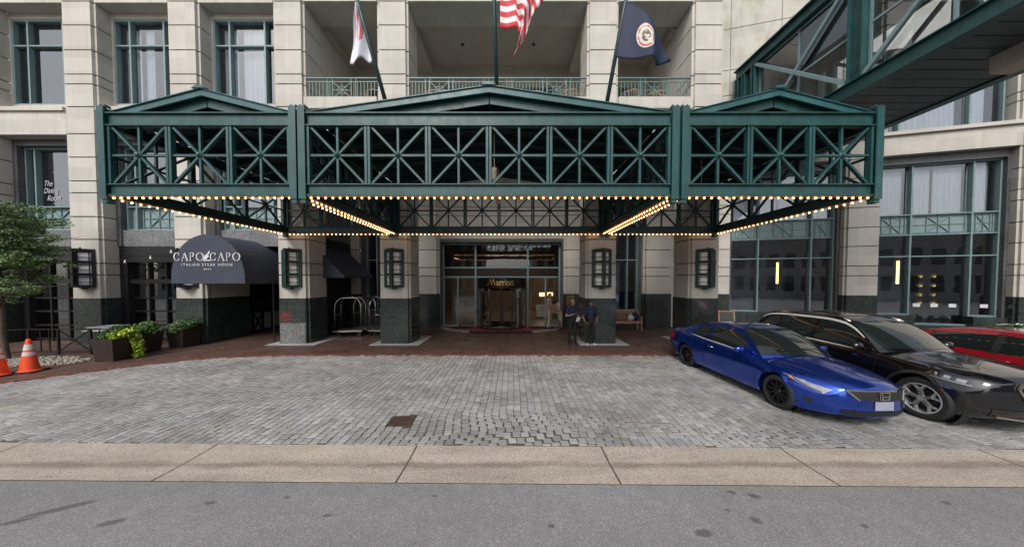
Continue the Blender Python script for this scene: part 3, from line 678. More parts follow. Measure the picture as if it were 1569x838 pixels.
# mats, red floor, pale stone edge
b=MB(); b.prism([(-4.2,15.25),(-3.3,14.05),(-2.2,13.45),(1.1,13.45),(2.2,14.05),(3.1,15.25)],.014,.026); struct(b,'pale_entrance_kerb',M['pad'])
b=MB(); b.prism([(-3.85,15.2),(-3.1,14.3),(-2.1,13.75),(1.0,13.75),(2.0,14.3),(2.75,15.2)],.027,.036); struct(b,'red_entrance_paving',M['redfloor'])
def mat_obj(x0,x1,y0,y1,lab):
    b=MB(); b.box(x0,x1,y0,y1,.037,.05); b.box(x0+.05,x1-.05,y0+.05,y1-.05,.05,.056); o=b.build('door_mat',M['mat']); tag(o,lab,'doormat','black entrance mats'); return o
mat_obj(-2.05,.95,13.28,13.62,'long black mat in front of the revolving door')
mat_obj(-3.15,-2.05,14.35,15.0,'black mat at the left glass door beside the revolving door'); mat_obj(.95,2.2,14.35,15.0,'black mat at the open right door beside the revolving door')
# lobby
b=MB(); x0,x1,y0,y1,z1=-6,6,15.48,23,2.12
b.add([(x0,y0,.0),(x1,y0,.0),(x1,y1,.0),(x0,y1,.0),(x0,y0,z1+1.1),(x1,y0,z1+1.1),(x1,y1,z1+1.1),(x0,y1,z1+1.1)],[(4,5,6,7),(1,2,6,5),(2,3,7,6),(3,0,4,7)])
b.build('lobby_lining',M['lobby'],bld)
wall([(-4.6,3.5,16.3,16.4,3.0,5.2),(-4.6,3.5,15.31,16.3,4.73,4.8),(-4.6,-4.5,15.42,16.3,3.2,4.73),(3.4,3.5,15.42,16.3,3.2,4.73)],'transom_backing','bronze')  # dark enclosure added behind the transom to stop sky light leaking in
b=MB(); b.box(-6,6,15.25,23,.02,.03); b.build('lobby_floor',M['lobby_floor'],bld)
b=MB()
for x_ in (-3.6,-1.6,.5,2.5,4.2):
    for y_ in (17.2,19.6,22): b.lathe((x_,y_,3.16),[(0,0),(.13,0),(.14,.03)],14)
b.build('added_lobby_lights',emit('added_lobby_glow',(1,.80,.58),7),bld)  # added emitters, out of view above the doors, to brighten the lobby
for (x,yy) in ((2.2,20.4),(2.85,21.0)):
    t=thing('table_lamp','lit lamp with square shade in the lobby, %s of the pair'%('left' if x<2.5 else 'right'),'lamp',(x,yy,.75),0,'lobby lamps')
    b=MB(); b.lathe((0,0,0),[(.0,.0),(.1,.0),(.1,.02),(.02,.05),(.03,.3),(.015,.6)],12); b.build('lamp_base',M['gold'],t,local=True,smooth='auto')
    b=MB(); b.box(-.2,.2,-.15,.15,.62,.88); b.build('lamp_shade',M['lampshade'],t,local=True)
    b=MB(); b.box(x-.35,x+.35,yy-.3,yy+.3,.68,.75); b.box(x-.3,x-.25,yy-.25,yy+.25,.03,.68); b.box(x+.25,x+.3,yy-.25,yy+.25,.03,.68)
    tag(b.build('side_table',M['wood']),'wooden side table under the %s lobby lamp'%('left' if x<2.5 else 'right'),'table','lobby side tables')
t=thing('sofa','pale lobby sofa seen through the open right door','sofa',(2.6,18.6,.03))
b=MB(); b.box(-1,1,-.4,.4,.12,.42); b.box(-1,-.82,-.4,.4,.42,.62); b.box(.82,1,-.4,.4,.42,.62); b.build('seat',M['white'],t,local=True,bevel=.03)
b=MB(); b.box(-1,1,.2,.42,.43,.85); b.build('backrest',M['white'],t,local=True,bevel=.03)
t=thing('sign_stand','small notice on a brass stand inside the left entrance door','sign',(-2.75,15.75,.03))
b=MB(); b.tube([(0,0,0),(0,0,1.2)],.014,8); b.lathe((0,0,0),[(0,.02),(.14,.02),(.15,0)],16); b.build('stand',M['gold'],t,local=True)
b=MB(); b.box(-.15,.15,-.015,.015,1.2,1.62); b.build('sign_panel',simple('sign_blue_grey',(.05,.06,.09),.4),t,local=True)

# ------------------------------------------------------------ canopies
ZB0,ZB1,ZT0,ZT1=4.33,4.58,5.81,6.09; YF,YK=6.14,10.90
def ibeam(b,p,q,h,w,m=0):
    p,q=Vector(p),Vector(q); f=.022
    b.bar(p,q,.03,h-2*f,m=m); u=Vector((0,0,1))*(h/2-f/2); b.bar(p+u,q+u,w,f,m=m); b.bar(p-u,q-u,w,f,m=m)
def truss(b,p,q,n,z0,z1,nrm,boss=True):
    p,q,nrm=Vector(p),Vector(q),Vector(nrm); d=(q-p); L=d.length; d.normalize(); w=L/n; Z=Vector((0,0,1))
    for i in range(n+1):
        for s in (-1,1):
            c=p+d*(w*i+s*.035); 
            if (i==0 and s<0) or (i==n and s>0): continue
            b.bar(c+Z*z0,c+Z*z1,.05,.10,nrm)
    for i in range(n):
        a=p+d*(w*i+.07); c=p+d*(w*(i+1)-.07); m=(a+c)/2; zm=(z0+z1)/2
        b.bar(m+Z*z0,m+Z*z1,.045,.052,nrm); b.bar(a+Z*zm,c+Z*zm,.056,.045,nrm.cross(d))
        for (u,v,t) in ((z0,z1,.060),(z1,z0,.064)):
            e=(c-a).normalized()*.02
            b.bar(a+e+Z*(u+(.02 if u<v else -.02)),c-e+Z*(v+(-.02 if u<v else .02)),.045,t,nrm)
        if boss:
            mm=m+Z*zm; b.sphere((mm.x-nrm.x*.0,mm.y-nrm.y*.0,mm.z),.075,10,6); 
            b.sphere((mm.x+nrm.x*.055,mm.y+nrm.y*.055,mm.z),.045,8,5)
bulb_me=None
def canopy(X0,X1,nf,peak,label,name='entrance_canopy'):
    global bulb_me
    cx=(X0+X1)/2; t=thing(name,label,'canopy',(cx,YF,0),0,'green steel entrance canopies')
    xl,xr=X0+.08,X1-.08
    for i,(x,y) in enumerate(((xl,YF),(xr,YF),(xl,YK),(xr,YK))):
        b=MB(); s=.075
        b.box(x-s,x+s,y-s-.015,y-s+.007,ZB0-.08,ZT1+.12); b.box(x-.012,x+.012,y-s+.008,y+s-.021,ZB0-.08,ZT1+.12)
        b.box(x-s,x+s,y+s-.02,y+s,ZB0-.08,ZT1+.12)
        b.box(x-s+.02,x+s-.02,y-s+.01,y+s-.01,ZB0-.16,ZB0-.082)
        for dx in (-.05,.05): b.box(x+dx-.012,x+dx+.012,y-.05,y+.05,ZT1+.121,ZT1+.17)
        b.build('corner_post',M['steel'],t)
    for nm,p,q in (('front',(xl+.08,YF,0),(xr-.08,YF,0)),('back',(xl+.08,YK,0),(xr-.08,YK,0)),('l',(xl,YF+.08,0),(xl,YK-.08,0)),('r',(xr,YF+.08,0),(xr,YK-.08,0))):
        mt=M['steel'] if nm=='front' else M['steel_dark']  # side and back members darker: shade under the roof put into their colour
        b=MB()
        for z0,z1 in ((ZB0,ZB1),(ZT0,ZT1)):
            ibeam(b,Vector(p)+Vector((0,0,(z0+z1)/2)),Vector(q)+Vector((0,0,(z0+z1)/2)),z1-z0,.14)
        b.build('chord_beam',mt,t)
        b=MB(); L=(Vector(q)-Vector(p)).length; n=nf if nm in('front','back') else 3
        nrm={'front':(0,-1,0),'back':(0,-1,0),'l':(-1,0,0),'r':(1,0,0)}[nm]
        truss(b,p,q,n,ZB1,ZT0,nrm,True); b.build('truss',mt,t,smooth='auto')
    # roof: two slopes, fascia, rafters
    zp=peak; ze=ZT1-.02; xo0,xo1=X0+.17,X1-.17
    yf,yk=YF+.05,YK-.05
    b=MB()
    for (xa,xb) in ((xo0,cx),(xo1,cx)):
        P=[(xa,yf+.03,ze+.06),(cx,yf+.03,zp),(cx,yk,zp),(xa,yk,ze+.06)]; Q=[(x,y,z-.03) for x,y,z in P]
        b.add(P+Q,[(0,1,2,3),(7,6,5,4),(0,4,5,1),(1,5,6,2),(2,6,7,3),(3,7,4,0)])
    b.build('roof_deck',M['deck'],t)
    b=MB()
    for xa in (xo0,xo1):
        P=[(xa,ze-.06),(cx,zp-.10),(cx,zp+.035),(xa,ze+.075)]; b.prism_y(P,yf-.02,yf+.02)
        P=[(xa,ze+.068),(cx,zp+.028),(cx,zp+.045),(xa,ze+.085)]; b.prism_y(P,yf-.05,yk)
    b.prism_y([(cx-.16,zp+.03),(cx+.16,zp+.03),(cx+.07,zp+.085),(cx-.07,zp+.085)],yf-.07,yf+.3)
    b.build('roof_fascia',M['roofmetal'],t)
    b=MB()
    for xa in (xo0,xo1): b.prism_y([(xa,ze-.26),(cx-.012*(1 if xa<cx else -1),zp-.28),(cx-.012*(1 if xa<cx else -1),zp-.03),(xa,ze-.02)],yf+.10,yf+.13)
    b.build('gable_rafter',M['steel'],t)
    b=MB(); n=7
    for i in range(n):
        y=yf+.45+(yk-yf-.6)*i/(n-1)
        for xa in (X0+.3,X1-.3):
            s=(X1-X0)/2; z_e=ze+(zp-ze)*(.3/s)
            b.bar((xa,y,z_e-.12),(cx-.02*(1 if xa<cx else -1),y,zp-.17),.06,.19)
    for s in (.25,.5,.75):
        for sg in (-1,1):
            x=cx+sg*s*(X1-X0)/2; z=zp+(ze-zp)*s-.05; b.bar((x,yf+.15,z),(x,yk-.05,z),.05,.09)
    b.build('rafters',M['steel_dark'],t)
    # bulbs
    sp=.157; pts=[]
    fr=[(X0+.22+i*(X1-X0-.44)/int((X1-X0-.44)/sp),YF-.015) for i in range(int((X1-X0-.44)/sp)+1)]
    nb=int((YK-YF-.3)/.157); sd_=[YF+.22+i*(YK-YF-.4)/nb for i in range(nb+1)]
    pts=fr+[(xl,y) for y in sd_]+[(xr,y) for y in sd_]
    bk=[(X0+.25+i*(X1-X0-.5)/int((X1-X0-.5)/sp),YK) for i in range(int((X1-X0-.5)/sp)+1)]
    pts+=bk
    b=MB()
    b.box(X0+.15,X1-.15,YF-.05,YF+.02,ZB0-.018,ZB0-.001); b.box(X0+.15,X1-.15,YK-.04,YK+.04,ZB0-.018,ZB0-.001)
    for x in (xl,xr): b.box(x-.035,x+.035,YF+.1,YK-.1,ZB0-.017,ZB0-.0015)
    b.build('lamp_strip',simple('lamp_strip_brass',(.45,.27,.12),.45,.3),t)
    def bulb_geo(b,x,y,z): b.sphere((x,y,z),.021,8,6,0)
    zb=ZB0-.045
    if bulb_me is None:
        b=MB(); bulb_geo(b,0,0,0); o=b.build('light_bulb',M['bulb'],None,smooth=True); bulb_me=o.data; bpy.data.objects.remove(o)
    for (x,y) in pts[:99]:
        o=bpy.data.objects.new('light_bulb',bulb_me); COL.objects.link(o); o.parent=t; o.location=(x-cx,y-YF,zb)
    if len(pts)>99:
        b=MB()
        for (x,y) in pts[99:]: bulb_geo(b,x,y,zb)
        b.build('light_bulbs',M['bulb'],t,smooth=True)['kind']='stuff'
    # bearing brackets on the columns
    return t
canopy(-8.84,-4.60,3,6.60,'left green steel canopy, above the vaulted awning')
canopy(-4.57,3.57,6,6.67,'wide middle green steel canopy over the revolving door')
canopy(3.62,7.92,3,6.60,'right green steel canopy, beside the skywalk and above the cars')
for i,(x,y) in enumerate(((-.45,7.2),(-.45,9.4),(-6.7,8.6),(5.75,8.6))):
    b=MB(); zt=[6.2,6.2,6.15,6.15][i]
    b.lathe((0,0,0),[(0,-.30),(.075,-.30),(.075,0),(.0,0)],16); b.tube([(0,0,0),(0,0,zt-5.35)],.012,6)
    o=b.build('pendant_light',simple('pendant_beige%d'%i,(.42,.36,.28),.5),None,smooth='auto'); o.location=(x,y,5.35)
    tag(o,['front cylinder light hanging under the middle canopy','rear cylinder light hanging under the middle canopy','cylinder light hanging under the left canopy','cylinder light hanging under the right canopy'][i],'light','cylinder lights under the canopies')

# ------------------------------------------------------------ skywalk
sw=thing('skywalk','green steel and glass pedestrian bridge crossing above the right canopy and cars','bridge',(12.8,6,8.4))
XL,XR,SB,ST=11.1,14.6,8.48,12.75; Y0,Y1=-3.0,14.15
for x,s in ((XL,-1),(XR,1)):
    b=MB()
    b.box(x-.02,x+.02,Y0,Y1,SB+.03,SB+.45); b.box(x-.16,x+.16,Y0,Y1,SB,SB+.03); b.box(x-.13,x+.13,Y0,Y1,SB+.45,SB+.48)
    b.box(x-.02,x+.02,Y0,Y1,ST-.42,ST-.03); b.box(x-.16,x+.16,Y0,Y1,ST-.03,ST); b.box(x-.13,x+.13,Y0,Y1,ST-.45,ST-.42)
    b.build('chord_beam',M['steel'],sw)
    for yy in (14.0,13.6,13.05,9.2,5.3,1.4,-2.5):
        b=MB(); w=.2 if yy==9.2 or yy<9 else .09
        b.box(x-.14,x+.14,yy-w,yy-w+.03,SB+.481,ST-.451); b.box(x-.14,x+.14,yy+w-.03,yy+w,SB+.481,ST-.451); b.box(x-.02,x+.02,yy-w+.031,yy+w-.031,SB+.481,ST-.451)
        b.build('post',M['steel'],sw)
    b=MB()
    for ya,yb in ((12.95,9.42),(8.98,5.52),(5.08,1.62)):
        b.bar((x+s*.05,ya,SB+.5),(x+s*.05,yb,ST-.47),.11,.12); 
        if ya>9: b.bar((x+s*.055,ya,ST-.47),(x+s*.055,yb,SB+.5),.11,.12)
    b.build('diagonal_brace',M['teal'],sw)
    b=MB(); g=MB(); xi=x-s*.1
    for ya,yb,n in ((12.9,9.45,2),(8.95,5.55,2),(5.05,1.65,2),(1.1,-2.2,2),(13.9,13.2,1)):
        for i in range(n+1): yy=ya+(yb-ya)*i/n; b.box(xi-.03,xi+.03,yy-.035,yy+.035,SB+.482,ST-.452)
        for z in (SB+.56,SB+2.05,ST-.52): b.box(xi-.028,xi+.028,min(ya,yb)+.036,max(ya,yb)-.036,z-.035,z+.035)
        g.add([(xi,ya,SB+.5),(xi,yb,SB+.5),(xi,yb,ST-.47),(xi,ya,ST-.47)],[(0,1,2,3)])
    w=b.build('window_frame',M['teal'],sw); g.build('pane',M['glass'],w,normals=False)
b=MB(); n=46
for i in range(n):
    ya=Y0+(Y1-Y0)*i/n; yb=Y0+(Y1-Y0)*(i+1)/n
    b.box(XL+.17,XR-.17,ya+.03,yb-.0,SB+.05,SB+.12); b.box(XL+.17,XR-.17,ya,ya+.03,SB+.09,SB+.12)
b.build('ribbed_underside',simple('dark_soffit_metal',(.06,.08,.088),.5),sw)
b=MB(); b.box(XL+.17,XR-.17,Y0,Y1,SB+.2,SB+.4); b.box(XL-.05,XR+.05,Y0,Y1,ST+.02,ST+.12); b.build('floor_and_roof',M['steel_dark'],sw)
b=MB(); b.box(12.9,13.5,7.2,7.75,SB-.42,SB+.048); o=b.build('underside_light_box',simple('brown_box',(.50,.43,.38),.6),sw,bevel=.02)

# ------------------------------------------------------------ lanterns
def lantern(loc,label,mat,pmat,rz=0,proto=None,h=1.45,w=.33):
    if proto: return dup(proto,loc,rz,label)
    t=thing('wall_lantern',label,'lantern',loc,rz,'tall prism lanterns on the piers'); 
    A,Bq,C=(-w,0),(0,-w),(w,0)
    b=MB()
    for z in (0,.06): pass
    s=.05
    for p in (A,Bq,C):
        b.box(p[0]-s,p[0]+s,p[1]-s*(0 if p!=Bq else 1)-(.0 if p==Bq else .05),p[1]+s if p==Bq else -.002,0,h)
    for z in (0,h/3-.03,2*h/3-.03,h-.07):
        b.prism([(-w-.04,-.003),(0,-w-.065),(w+.04,-.003)],z,z+.095)
    b.prism([(-w-.05,-.002),(0,-w-.07),(w+.05,-.002)],h+.006,h+.035); b.prism([(-.1,-.03),(0,-.14),(.1,-.03)],-.07,-.001); b.box(-.02,.02,-.16,-.12,h+.035,h+.09)
    # glazing bars
    for (p,q) in ((A,Bq),(Bq,C)):
        p3,q3=Vector((*p,0)),Vector((*q,0)); d=(q3-p3); 
        for f in (.22,.78):
            c=p3+d*f; b.bar(c+Vector((0,-.012,.08)),c+Vector((0,-.012,h-.07)),.016,.026)
        for k in range(3):
            for zz in (.12,.32):
                z=.075+k*(h/3)+zz; b.bar(p3+d*.06+Vector((0,-.012,z)),q3-d*.06+Vector((0,-.012,z)),.013,.022)
    b.build('frame',mat,t,local=True)
    b=MB(); b.prism([(-w+.03,-.01),(0,-w+.04),(w-.03,-.01)],.02,h-.02); b.build('glass_panel',pmat,t,local=True)
    return t
lg=steel('lantern_green',(.006,.032,.028),.35)
L1=lantern((-8.6,10.99,2.24),'green lantern on the column with the red stain',lg,M['frost'])
lantern((-4.6,10.99,2.24),'green lantern on the column left of the revolving door, beside the luggage carts',None,None,proto=L1)
lantern((3.5,10.99,2.24),'green lantern on the column behind the two men',None,None,proto=L1)
lantern((7.55,10.99,2.24),'green lantern on the column behind the blue car',None,None,proto=L1)
L2=lantern((-16.65,10.99,2.24),'black lantern on the pier beside the tree',M['black'],M['frost_cool'])
lantern((-12.65,10.99,2.24),'black lantern mostly hidden behind the vaulted awning',None,None,proto=L2)

# ------------------------------------------------------------ awnings
t=thing('vaulted_awning','barrel vault charcoal fabric awning with white restaurant lettering','awning',(-10.8,10,2.5))
AX0,AX1,AY0,AY1,AZ,AH=-12.12,-9.5,10.0,14.9,2.52,1.62
acx=(AX0+AX1)/2; aw=(AX1-AX0)/2
def arch(u,r=0):
    a=PI*(1-u); return acx+(aw+r)*math.cos(a)*1.0, AZ+(AH+r)*(math.sin(a)**.92 if math.sin(a)>0 else 0)
b=MB()
def vault(u,v):
    x,z=arch(u); y=AY0+(AY1-AY0)*v; sag=.012*math.sin(v*PI*5)**2*math.sin(PI*u); return (x,y,z-sag)
b.grid(vault,26,20)
b.grid(lambda u,v:(lambda p:(p[0],p[1],p[2]-.02))(vault(u,v)),26,20)
b.build('awning_cover',M['fabric'],t,smooth=True,normals=False)
b=MB(); P=[arch(i/28) for i in range(29)]; n=len(P)
P2_=[(P[0][0],AZ-.12)]+P+[(P[-1][0],AZ-.12)]
b.prism_y([(x,z) for x,z in P2_],AY0-.012,AY0+.01); b.build('awning_front',M['fabric'],t)
b=MB(); b.box(AX0,AX0+.02,AY0,AY1,AZ-.14,AZ); b.box(AX1-.02,AX1,AY0,AY1,AZ-.14,AZ); b.build('valance',M['fabric'],t)
b=MB(); 
for x,y in ((AX1-.03,11.2),(AX0+.05,11.2)): b.tube([(x,y,.03),(x,y,AZ)],.025,8)
b.build('awning_post',M['black'],t)
# CAPO CAPO letters (serif strokes)
def letter(b,ch,x,z,h,w,y):
    T=h*.125; t_=h*.045; d=.01
    def bar(p,q,wd): b.bar((x+p[0]*w,y,z+p[1]*h),(x+q[0]*w,y,z+q[1]*h),d*2,wd,(0,0,1))
    def arc(cx,cz,rx,rz,a0,a1,n=14,thick=True):
        P=[]
        for i in range(n+1):
            a=R(a0+(a1-a0)*i/n); k=abs(math.cos(a)); wo=(t_+(T-t_)*k)/2
            P.append(((cx+rx*math.cos(a))*w,(cz+rz*math.sin(a))*h,math.cos(a)*wo,math.sin(a)*wo*.6))
        for p,q in zip(P,P[1:]):
            vs=[]
            for yy in (y-d,y+d): vs+=[(x+p[0]-p[2],yy,z+p[1]-p[3]),(x+p[0]+p[2],yy,z+p[1]+p[3]),(x+q[0]+q[2],yy,z+q[1]+q[3]),(x+q[0]-q[2],yy,z+q[1]-q[3])]
            b.add(vs,[(0,1,2,3),(7,6,5,4),(0,4,5,1),(2,6,7,3)])
    if ch=='C': arc(.52,.5,.44,.47,40,320); bar((.86,.66),(.86,.92),t_*1.5); bar((.86,.08),(.86,.3),t_*1.2)
    if ch=='O': arc(.5,.5,.45,.47,0,360,22)
    if ch=='A': bar((.5,.98),(.12,.03),t_); bar((.48,.98),(.88,.03),T); bar((.25,.36),(.74,.36),t_); bar((0,.02),(.26,.02),t_); bar((.7,.02),(1.02,.02),t_)
    if ch=='P': bar((.22,0),(.22,.98),T); arc(.35,.73,.42,.25,-90,90,10); bar((.2,.96),(.4,.96),t_); bar((.2,.49),(.4,.49),t_); bar((.02,.02),(.42,.02),t_)
b=MB(); yy=AY0-.03; h=.30; z=3.22-.02
LW=(.225,.25,.19,.27)
x=AX0+.13
for ch,w in zip('CAPO',LW): letter(b,ch,x,z,h,w,yy); x+=w+.045
x=AX1-.13-sum(LW)-.135
for ch,w in zip('CAPO',LW): letter(b,ch,x,z,h,w,yy); x+=w+.045
# hand / knife mark in the middle
mx=acx; b.bar((mx-.13,yy,z+.02),(mx+.14,yy,z+.02),.02,.035,(0,0,1)); b.bar((mx-.1,yy,z+.06),(mx+.03,yy,z+.2),.02,.12,(0,0,1)); b.bar((mx+.02,yy,z+.19),(mx+.1,yy,z+.34),.02,.05,(0,0,1))
b.build('lettering',M['text'],t)
textmesh('lettering','ITALIAN STEAK HOUSE',.135,M['text'],t,(acx,yy,3.02),spacing=1.35,ext=.004)
textmesh('lettering','CARY',.05,M['text'],t,(acx,yy,2.93),spacing=1.3,ext=.004) if False else None
b=MB()
for i in range(4): b.box(acx-.12+i*.07,acx-.09+i*.07,yy,yy+.008,2.89,2.93)
b.build('small_line_of_print',M['text'],t)
# side shed awning between first and second column
t=thing('sloped_awning','sloped charcoal fabric awning above the luggage carts','awning',(-8.4,13,2.7))
W0,W1,a0,a1,zt,zl=-8.40,-7.1,11.9,14.35,3.98,2.72
b=MB(); 
def q4(b,P,th=.015): b.add(P,[tuple(range(len(P)))])
b.add([(W0,a0,zt),(W1,a0,zl),(W1,a1,zl),(W0,a1,zt)],[(0,1,2,3)]); b.add([(W0,a0,zt),(W1,a0,zl),(W0,a0,zl)],[(0,1,2)]); b.add([(W0,a1,zt),(W1,a1,zl),(W0,a1,zl)],[(0,1,2)])
b.add([(W1,a0,zl),(W1,a1,zl),(W1,a1,zl-.1),(W1,a0,zl-.1)],[(0,1,2,3)]); b.add([(W0,a0,zl),(W1,a0,zl),(W1,a0,zl-.1),(W0,a0,zl-.1)],[(0,1,2,3)])
aw2=b.build('awning_cover',M['fabric'],t); sm=aw2.modifiers.new('s','SOLIDIFY'); sm.thickness=.012
b=MB(); b.tube([(W1,a1,zl),(W0,a1,zl)],.015,6); b.tube([(W1,a0,zl-.05),(W0,a0,zl-.05)],.015,6); b.tube([(W1-.02,a1,zl-.05),(W1-.02,a1,.03)],.02,6); b.build('awning_frame',M['black'],t)

# ------------------------------------------------------------ window lettering
W_dining=[o for o in bpy.data.objects if o.get('label')=='window with lattice panel and the words The Dining Room'][0]
for i,(s_,dx) in enumerate((('The',-.1),('Dining',0),('Room',.12))):
    textmesh('lettering',s_,.32,M['text_dim'],W_dining,(-19.15+dx,11.755,6.42-.30*i),shear=.3,off=-.001,xscale=.72,ext=.003)

# ------------------------------------------------------------ flags
def flagpole(p0,p1,label,rope=True):
    t=thing('flagpole',label,'flagpole',p0,0,'flagpoles on the middle canopy roof')
    p0,p1=Vector(p0),Vector(p1); b=MB(); b.tube([p0,p0+(p1-p0)*.5,p1],[.045,.042,.034],12); b.build('pole',M['steel_dark'],t,smooth=True)
    b=MB(); b.box(p0.x-.07,p0.x+.07,p0.y-.07,p0.y+.07,p0.z-.06,p0.z+.05); b.sphere(p1+Vector((0,0,.05)),.07); b.build('base_and_finial',M['steel_dark'],t)
    return t
f1=flagpole((-2.80,6.42,6.36),(-3.80,6.25,10.2),'green flagpole leaning left with the white and red flag'); f2=flagpole((-.34,6.42,6.64),(-.45,6.2,11.2),'upright green flagpole of the striped flag, in the middle'); f3=flagpole((2.10,6.42,6.30),(2.86,6.25,10.8),'green flagpole leaning right with the blue flag')
def mflag(name,fn):
    t=NT(name); uv=t.n('ShaderNodeAttribute'); uv.attribute_name='tone'; sx=t.n('ShaderNodeSeparateXYZ'); t.l(uv.outputs['Vector'],sx.inputs[0]); c=fn(t,sx); t.bump(t.noise(30,3),.1,.01)
    t.b.inputs['Subsurface Weight'].default_value=0; return t.fin(c,.7)
def mth(t,op,a,b=None,c=None):
    q=t.n('ShaderNodeMath'); q.operation=op
    for i,v in enumerate((a,b,c)):
        if v is None: continue
        if isinstance(v,(int,float)): q.inputs[i].default_value=v
        else: t.l(v,q.inputs[i])
    return q.outputs[0]
def f_us(t,sx):
    st=mth(t,'GREATER_THAN',mth(t,'FRACT',mth(t,'MULTIPLY',sx.outputs[1],6.5)),.5); st=mth(t,'SUBTRACT',1,st)
    c=t.mul((.70,.70,.72),(.55,.035,.045),st,'MIX')
    can=mth(t,'MULTIPLY',mth(t,'LESS_THAN',sx.outputs[0],.4),mth(t,'GREATER_THAN',sx.outputs[1],.54)); return t.mul(c,(.02,.03,.13),can,'MIX')
def f_va(t,sx):
    dx=mth(t,'MULTIPLY',mth(t,'SUBTRACT',sx.outputs[0],.5),1.55); dy=mth(t,'SUBTRACT',sx.outputs[1],.5)
    r=mth(t,'SQRT',mth(t,'ADD',mth(t,'MULTIPLY',dx,dx),mth(t,'MULTIPLY',dy,dy)))
    n=t.noise(14,3,vec=t.tc); c=t.mul((.004,.013,.048),(.62,.58,.52),mth(t,'LESS_THAN',r,.28),'MIX')
    c=t.mul(c,(.5,.10,.10),mth(t,'MULTIPLY',mth(t,'MULTIPLY',mth(t,'GREATER_THAN',r,.205),mth(t,'LESS_THAN',r,.25)),mth(t,'GREATER_THAN',n,.5)),'MIX')
    return t.mul(c,(.12,.11,.09),mth(t,'MULTIPLY',mth(t,'LESS_THAN',r,.14),mth(t,'GREATER_THAN',n,.46)),'MIX')
def f_wh(t,sx):
    n=t.noise(2.6,2,vec=t.tc); dx=mth(t,'SUBTRACT',sx.outputs[0],.5); dy=mth(t,'SUBTRACT',sx.outputs[1],.62)
    r=mth(t,'SQRT',mth(t,'ADD',mth(t,'MULTIPLY',dx,dx),mth(t,'MULTIPLY',dy,dy)))
    m=mth(t,'MULTIPLY',mth(t,'MULTIPLY',mth(t,'LESS_THAN',r,.34),mth(t,'GREATER_THAN',r,.07)),mth(t,'GREATER_THAN',mth(t,'FRACT',mth(t,'MULTIPLY',mth(t,'ADD',dx,mth(t,'MULTIPLY',dy,.8)),4.3)),.42))
    return t.mul((.68,.68,.74),(.62,.16,.17),m,'MIX')
def flagmesh(t,label,mat,fn,nu=26,nv=20,name='flag'):
    b=MB(); cols=[]
    for i in range(nu+1):
        for j in range(nv+1): cols.append((i/nu,j/nv,0))
    b.grid(fn,nu,nv); ob=b.build(name,mat,None,smooth=True,normals=False,cols=cols)
    o=ob; s=o.modifiers.new('s','SOLIDIFY'); s.thickness=.006
    tag(o,label,'flag','flags over the middle canopy'); return o
def lerp(a,b,t): return a+(b-a)*t
def poleat(a,b,z): a,b=Vector(a),Vector(b); k=(z-a.z)/(b.z-a.z); return a+(b-a)*k
# blue flag: hoist on the right pole, fly falling right and down
def blue(u,v):
    h=poleat((2.10,6.42,6.30),(2.86,6.25,10.8),lerp(7.42,8.62,v)); 
    tip=Vector((3.42,6.2,7.22)); top=Vector((2.95,6.3,7.95)) 
    if u<.62:
        k=u/.62; e=Vector((2.9,6.12,lerp(7.27,7.98,v)+0)); e.x=lerp(2.93,3.0,v); p=h.lerp(e,k)
    else:
        k=(u-.62)/.38; e=Vector((lerp(2.93,3.0,v),6.12,lerp(7.27,7.98,v))); tp=Vector((lerp(3.12,3.42,v),6.2,lerp(7.16,7.24,v))); p=e.lerp(tp,k)
    p.y+=-.05+.10*math.sin(u*7+v*2.2)*u; p.x+=.02*math.sin(v*9)*u; p.z-=.05*math.sin(u*PI)*(1-v); return p
flagmesh(f3,'dark blue flag with a round white seal',mflag('blue_seal_flag',f_va),blue)
def us(u,v):
    if u<.36: x=-.25+u*.95; z=lerp(7.90,9.4,v); y=6.14+.03*math.sin(u*12)
    else:
        k=(u-.36)/.64
        a=Vector((.092,6.1,lerp(7.90,9.4,v))); e=Vector((lerp(.03,.62,v)*1.0,6.05,lerp(7.20,8.3,v)))
        mid=Vector((lerp(.2,.5,v),6.0,lerp(7.65,8.85,v)))
        p=a.lerp(mid,min(1,k*2)) if k<.5 else mid.lerp(e,(k-.5)*2)
        x,y,z=p.x+.03*math.sin(v*10+k*4),p.y+.09*math.sin(k*9+v*3),p.z
    return (x,y,z)
flagmesh(f2,'red and white striped flag hanging in folds',mflag('striped_flag',f_us),us,34,20)
def wh(u,v):
    h=poleat((-2.80,6.42,6.36),(-3.80,6.25,10.2),lerp(7.42,8.52,v)); wid=lerp(.55,.04,v**.9)
    p=h+Vector((-wid*u+.02*math.sin(v*6),-.04+.07*math.sin(u*8+v*2),-.04*u-.05*math.sin(u*11)*(1-v)))
    if v<.12: p.z-=.10*u*(.12-v)/.12
    return p
flagmesh(f1,'white flag with pale red emblem, wrapped on its pole',mflag('white_red_flag',f_wh),wh,26,26)

